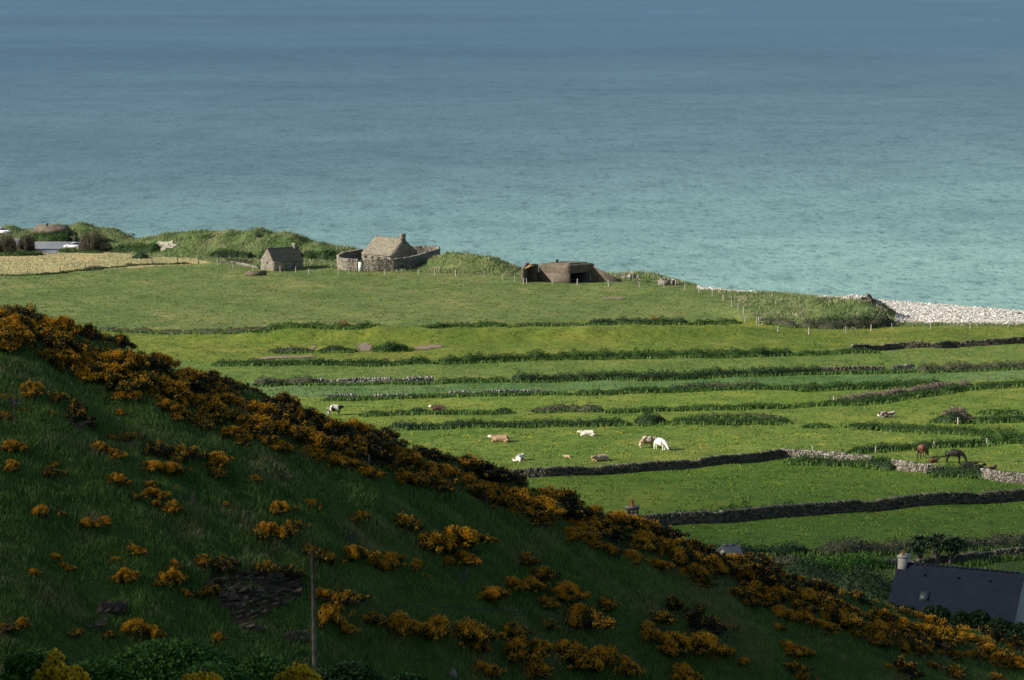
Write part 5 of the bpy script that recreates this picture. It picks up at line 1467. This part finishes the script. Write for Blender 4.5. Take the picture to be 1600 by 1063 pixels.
def cow_mesh(pose):
    J, E = {}, []
    if pose in ('stand', 'graze'):
        z = 0
        J.update(rump=((-.85, 0, 1.18), .24), loin=((-.5, 0, 1.13), .36), belly=((-.05, 0, 1.04), .42), chest=((.45, 0, 1.05), .38), shoulder=((.7, 0, 1.12), .27))
    else:
        J.update(rump=((-.85, 0, .48), .28), loin=((-.5, 0, .5), .38), belly=((-.05, 0, .48), .44), chest=((.45, 0, .50), .38), shoulder=((.7, 0, .58), .27))
    E += [('rump', 'loin'), ('loin', 'belly'), ('belly', 'chest'), ('chest', 'shoulder')]
    if pose == 'graze':
        J.update(neck=((1.05, 0, .85), .19), poll=((1.28, 0, .55), .15), face=((1.36, 0, .35), .12), muzzle=((1.42, 0, .14), .085))
    else:
        h = 0 if pose == 'stand' else -.5
        J.update(neck=((.93, 0, 1.24 + h), .21), poll=((1.1, 0, 1.40 + h), .15), face=((1.27, 0, 1.30 + h), .135), muzzle=((1.44, 0, 1.16 + h), .095))
    E += [('shoulder', 'neck'), ('neck', 'poll'), ('poll', 'face'), ('face', 'muzzle')]
    px, _, pz = J['poll'][0]
    for s_ in (-1, 1):
        J['ear%d' % s_] = ((px - .03, .26 * s_, pz + .03), .035); J['earb%d' % s_] = ((px, .12 * s_, pz + .05), .045); E += [('poll', 'earb%d' % s_), ('earb%d' % s_, 'ear%d' % s_)]
    if pose in ('stand', 'graze'):
        for s_ in (-1, 1):
            legs(J, E, {'f%d' % s_: ['chest', ((.58, .2 * s_, .78), .14), ((.6, .2 * s_, .45), .075), ((.6, .2 * s_, .1), .06), ((.63, .2 * s_, .02), .07)],
                        'h%d' % s_: ['rump', ((-.8, .2 * s_, .86), .17), ((-.72, .22 * s_, .68), .12), ((-.92, .22 * s_, .46), .075), ((-.86, .22 * s_, .1), .06), ((-.82, .22 * s_, .02), .07)]}, '')
    else:
        for s_ in (-1, 1):
            legs(J, E, {'f%d' % s_: ['chest', ((.62, .25 * s_, .25), .13), ((1.0, .27 * s_, .12), .08), ((.7, .24 * s_, .06), .06)],
                        'h%d' % s_: ['rump', ((-.7, .38 * s_, .3), .19), ((-.3, .5 * s_, .16), .12), ((-.7, .55 * s_, .1), .07), ((-.35, .58 * s_, .05), .06)]}, '')
    return skin_mesh(J, E, 'belly', 2)
def horse_mesh(pose):
    J, E = {}, []
    dz = 0 if pose != 'lie' else -.72
    J.update(rump=((-.8, 0, 1.3 + dz), .25), loin=((-.45, 0, 1.27 + dz), .31), belly=((0, 0, 1.2 + dz), .34), chest=((.42, 0, 1.22 + dz), .32), shoulder=((.66, 0, 1.3 + dz), .24))
    E += [('rump', 'loin'), ('loin', 'belly'), ('belly', 'chest'), ('chest', 'shoulder')]
    if pose == 'graze':
        J.update(neck=((1.0, 0, 1.1), .17), neck2=((1.25, 0, .75), .13), poll=((1.38, 0, .52), .12), face=((1.42, 0, .32), .10), muzzle=((1.46, 0, .1), .065))
    else:
        J.update(neck=((.95, 0, 1.55 + dz), .18), neck2=((1.15, 0, 1.78 + dz), .13), poll=((1.28, 0, 1.92 + dz), .11), face=((1.45, 0, 1.78 + dz), .10), muzzle=((1.63, 0, 1.58 + dz), .065))
    E += [('shoulder', 'neck'), ('neck', 'neck2'), ('neck2', 'poll'), ('poll', 'face'), ('face', 'muzzle')]
    if pose == 'lie': J.update(neck=((.86, 0, .74), .19), neck2=((1.0, 0, .90), .14), poll=((1.1, 0, 1.0), .12), face=((1.25, 0, .88), .11), muzzle=((1.4, 0, .70), .075))
    px, _, pz = J['poll'][0]
    for s_ in (-1, 1):
        J['ear%d' % s_] = ((px - .02, .07 * s_, pz + .2), .02); E.append(('poll', 'ear%d' % s_))
        if pose != 'lie':
            legs(J, E, {'f%d' % s_: ['chest', ((.55, .17 * s_, .9), .12), ((.57, .17 * s_, .52), .062), ((.57, .17 * s_, .14), .045), ((.62, .17 * s_, .03), .06)],
                        'h%d' % s_: ['rump', ((-.78, .18 * s_, .98), .17), ((-.66, .19 * s_, .78), .11), ((-.88, .19 * s_, .52), .065), ((-.82, .19 * s_, .12), .045), ((-.77, .19 * s_, .03), .06)]}, '')
        else:
            legs(J, E, {'f%d' % s_: ['chest', ((.6, .22 * s_, .2), .11), ((1.0, .24 * s_, .1), .07), ((.7, .3 * s_, .05), .05)],
                        'h%d' % s_: ['rump', ((-.7, .32 * s_, .25), .17), ((-.3, .42 * s_, .13), .1), ((-.7, .5 * s_, .08), .06), ((-.4, .52 * s_, .05), .05)]}, '')
    return skin_mesh(J, E, 'belly', 2)
AM = {}
for k in ('stand', 'graze', 'lie'): AM['cow_' + k] = cow_mesh(k); AM['horse_' + k] = horse_mesh(k)
def hide(name, base, patch=None, thr=.5, scale=1.6, seed=0.0, face=None, dark_legs=None):
    m, n, b = new_mat(name)
    tc = n.nodes.new('ShaderNodeTexCoord'); mp = n.nodes.new('ShaderNodeMapping'); mp.inputs['Location'].default_value = (seed, seed * 2, 0)
    n.links.new(tc.outputs['Object'], mp.inputs[0])
    c = base
    if patch:
        nz = noise(n, scale, 2, .5, mp.outputs[0])
        c = mixc(n, ramp(n, [(0, 0, 0), (1, 1, 1)], nz.outputs[0], [thr - .015, thr + .015]).outputs[0], base, patch)
    sp = n.nodes.new('ShaderNodeSeparateXYZ'); n.links.new(tc.outputs['Object'], sp.inputs[0])
    if face: c = mixc(n, math_(n, 'GREATER_THAN', sp.outputs[0], 1.08), c, face)
    if dark_legs: c = mixc(n, math_(n, 'LESS_THAN', sp.outputs[2], .62), c, dark_legs)
    if hasattr(c, 'links'): n.links.new(c, b.inputs['Base Color'])
    else: b.inputs['Base Color'].default_value = (*c, 1)
    b.inputs['Roughness'].default_value = .65; b.inputs['Specular IOR Level'].default_value = .3
    return m
WH, TAN, BRN, BLK = (.68, .62, .52), (.34, .22, .13), (.10, .05, .03), (.015, .014, .014)
def animal(kind, pose, px, py, rz, mat, label, sc=1.0, near=215, group=None, sink=.03, tail=None):
    p = hit(px, py, near)
    me = AM[kind + '_' + pose].copy()
    me.materials.clear(); me.materials.append(mat)
    o = bpy.data.objects.new(kind, me); COL.objects.link(o)
    o.location = p - [0, 0, sink]; o.rotation_euler = (0, 0, rz); o.scale = (sc, sc, sc)
    if kind == 'cow' and pose == 'lie': o.scale = (sc * 1.15, sc, sc * .84)
    prop(o, label, kind, group)
    tb = MB()
    if kind == 'cow':
        z = 1.25 if pose != 'lie' else .62
        tb.tube([(-.85, 0, z), (-1.08, 0, z - .15), (-1.12, .02, max(z - .8, .08)), (-1.13, .02, max(z - .95, .05))], [.04, .025, .02, .05], 6)
    else:
        z = 1.4 if pose != 'lie' else .68
        tb.tube([(-.8, 0, z), (-.98, 0, z - .08), (-1.06, .03, max(z - .45, .1)), (-1.04, .04, max(z - .85, .05))], [.05, .07, .08, .03], 7)
        mn = MB(); J = {'graze': [(.75, 0, 1.5), (1.05, 0, 1.25), (1.3, 0, .9), (1.42, 0, .66)], 'stand': [(.72, 0, 1.58), (.9, 0, 1.8), (1.08, 0, 1.98), (1.24, 0, 2.06)], 'lie': [(.66, 0, .84), (.8, 0, .95), (.94, 0, 1.07), (1.06, 0, 1.12)]}[pose]
        mn.tube(J, [.05, .07, .06, .04], 5); mn.build('mane', M['hair'], o)
    tb.build('tail', mat if kind == 'cow' else M['hair'], o)
    return o
M['hair'] = mottled('dark horse hair', [(.008, .007, .006), (.02, .018, .015)], 8, bumps=0)
R_ = math.pi
animal('cow', 'stand', 523, 649, .15, hide('holstein hide', WH, BLK, .47, 1.9, 1), 'black and white cow standing half hidden behind the gorse band at left', 1.0)
animal('cow', 'lie', 686, 641, R_ + .1, hide('brown hide', BRN, None, face=WH), 'dark brown cow with white face lying beside the weedy hedge', .95)
animal('cow', 'lie', 783, 690, R_ - .05, hide('tan hide', TAN, None, face=WH), 'long tan cow with white face lying at the left of the pasture', 1.1)
animal('cow', 'lie', 919, 681, R_ + .05, hide('white hide', WH), 'all white cow lying alone below the hedge, facing left', .92)
animal('cow', 'lie', 811, 720, 1.15, hide('white black hide', WH, BLK, .60, 1.5, 4), 'white cow with black patch lying with its back to us near the gorse', .95)
animal('cow', 'lie', 887, 715, R_ - .3, hide('calf hide', (.42, .28, .18)), 'tiny tan calf lying between two larger lying cows', .42)
animal('cow', 'lie', 939, 720, R_ + .65, hide('light tan hide', (.40, .28, .18)), 'light tan cow lying with raised head near the dark stone wall', .98)
animal('cow', 'stand', 1011, 700, .12, hide('brown white hide', (.22, .15, .09), WH, .54, 2.2, 6), 'brown and white cow standing behind the white grazing cow', 1.02)
animal('cow', 'graze', 1032, 703, -.75, hide('cream hide', (.75, .7, .6)), 'white cow standing and grazing in front of the brown and white one', 1.0)
animal('cow', 'lie', 1383, 652, .2, hide('spotted hide', WH, (.07, .03, .02), .50, 2.0, 5), 'white cow with brown black patches lying at right, near the dry scrub', 1.0)
bay = hide('bay coat', (.16, .06, .03), None, dark_legs=(.012, .01, .01)); blk = hide('black coat', (.012, .010, .010), (.05, .03, .024), .66, 1.2, 2, dark_legs=(.012, .01, .01))
animal('horse', 'graze', 1441, 716, .95, bay, 'bay horse with black legs standing above the broken pale wall', 1.1)
animal('horse', 'graze', 1491, 724, -.35, blk, 'black horse standing and leaning over the lying horses', 1.12)
animal('horse', 'lie', 1512, 732, -.25, blk, 'black horse lying right behind the ivy mound, left one of two', .9)
animal('horse', 'lie', 1527, 735, .1, blk, 'black horse lying right behind the ivy mound, right one of two', .85)
animal('horse', 'lie', 1458, 723, .15, hide('foal coat', (.10, .035, .02)), 'reddish brown foal lying flat below the bay horse', .62)
animal('horse', 'lie', 1546, 739, .5, hide('blaze coat', (.08, .035, .02), None, face=(.5, .45, .4)), 'brown foal with a pale face peeping over the pale wall at right', .9)

# ------------------------------------------------------------------ added lens of vapour, out of view, shaped to shade hill and near fields
alt = 320.0
def shade_cloud(cx, cy, rx, ry, thick, dens, nm, lab):
    """lens of vapour; (cx, cy) is where its shadow falls at ground level"""
    sh = alt - 25
    ox = SUN_DIR.x / SUN_DIR.z * sh; oy = SUN_DIR.y / SUN_DIR.z * sh
    nr_, na = 14, 40
    V = [(0, 0, thick / 2)]; F3 = []; F4 = []
    for i in range(1, nr_ + 1):
        q = i / nr_
        for j in range(na):
            a = 6.2832 * j / na; w_ = 1 + .04 * math.sin(3 * a + 1) * q + .025 * math.sin(7 * a) * q
            V.append((rx * q * w_ * math.cos(a), ry * q * w_ * math.sin(a), thick / 2 * (1 - q * q)))
    n0 = len(V)
    V += [(x, y, -z * .999 - (0.0 if z > 0 else 0)) for x, y, z in V]
    for j in range(na): F3 += [(0, 1 + j, 1 + (j + 1) % na), (n0, n0 + 1 + (j + 1) % na, n0 + 1 + j)]
    for i in range(nr_ - 1):
        for j in range(na):
            a, b_ = 1 + i * na + j, 1 + i * na + (j + 1) % na
            F4 += [(a, a + na, b_ + na, b_), (n0 + a, n0 + b_, n0 + b_ + na, n0 + a + na)]
    me = raw_mesh(nm, np.array(V), [np.array(F3), np.array(F4)])
    m = bpy.data.materials.new('vapour'); m.use_nodes = True; n = m.node_tree; n.nodes.clear()
    ou = n.nodes.new('ShaderNodeOutputMaterial'); vs = n.nodes.new('ShaderNodeVolumePrincipled')
    vs.inputs['Color'].default_value = (.9, .92, .95, 1); vs.inputs['Density'].default_value = dens
    n.links.new(vs.outputs[0], ou.inputs['Volume'])
    o = link(nm, me, m, None, (cx + ox, cy + oy, alt))
    return prop(o, kind='structure')
shade_cloud(*SHADE_CLOUD, 'shade_cloud', '')
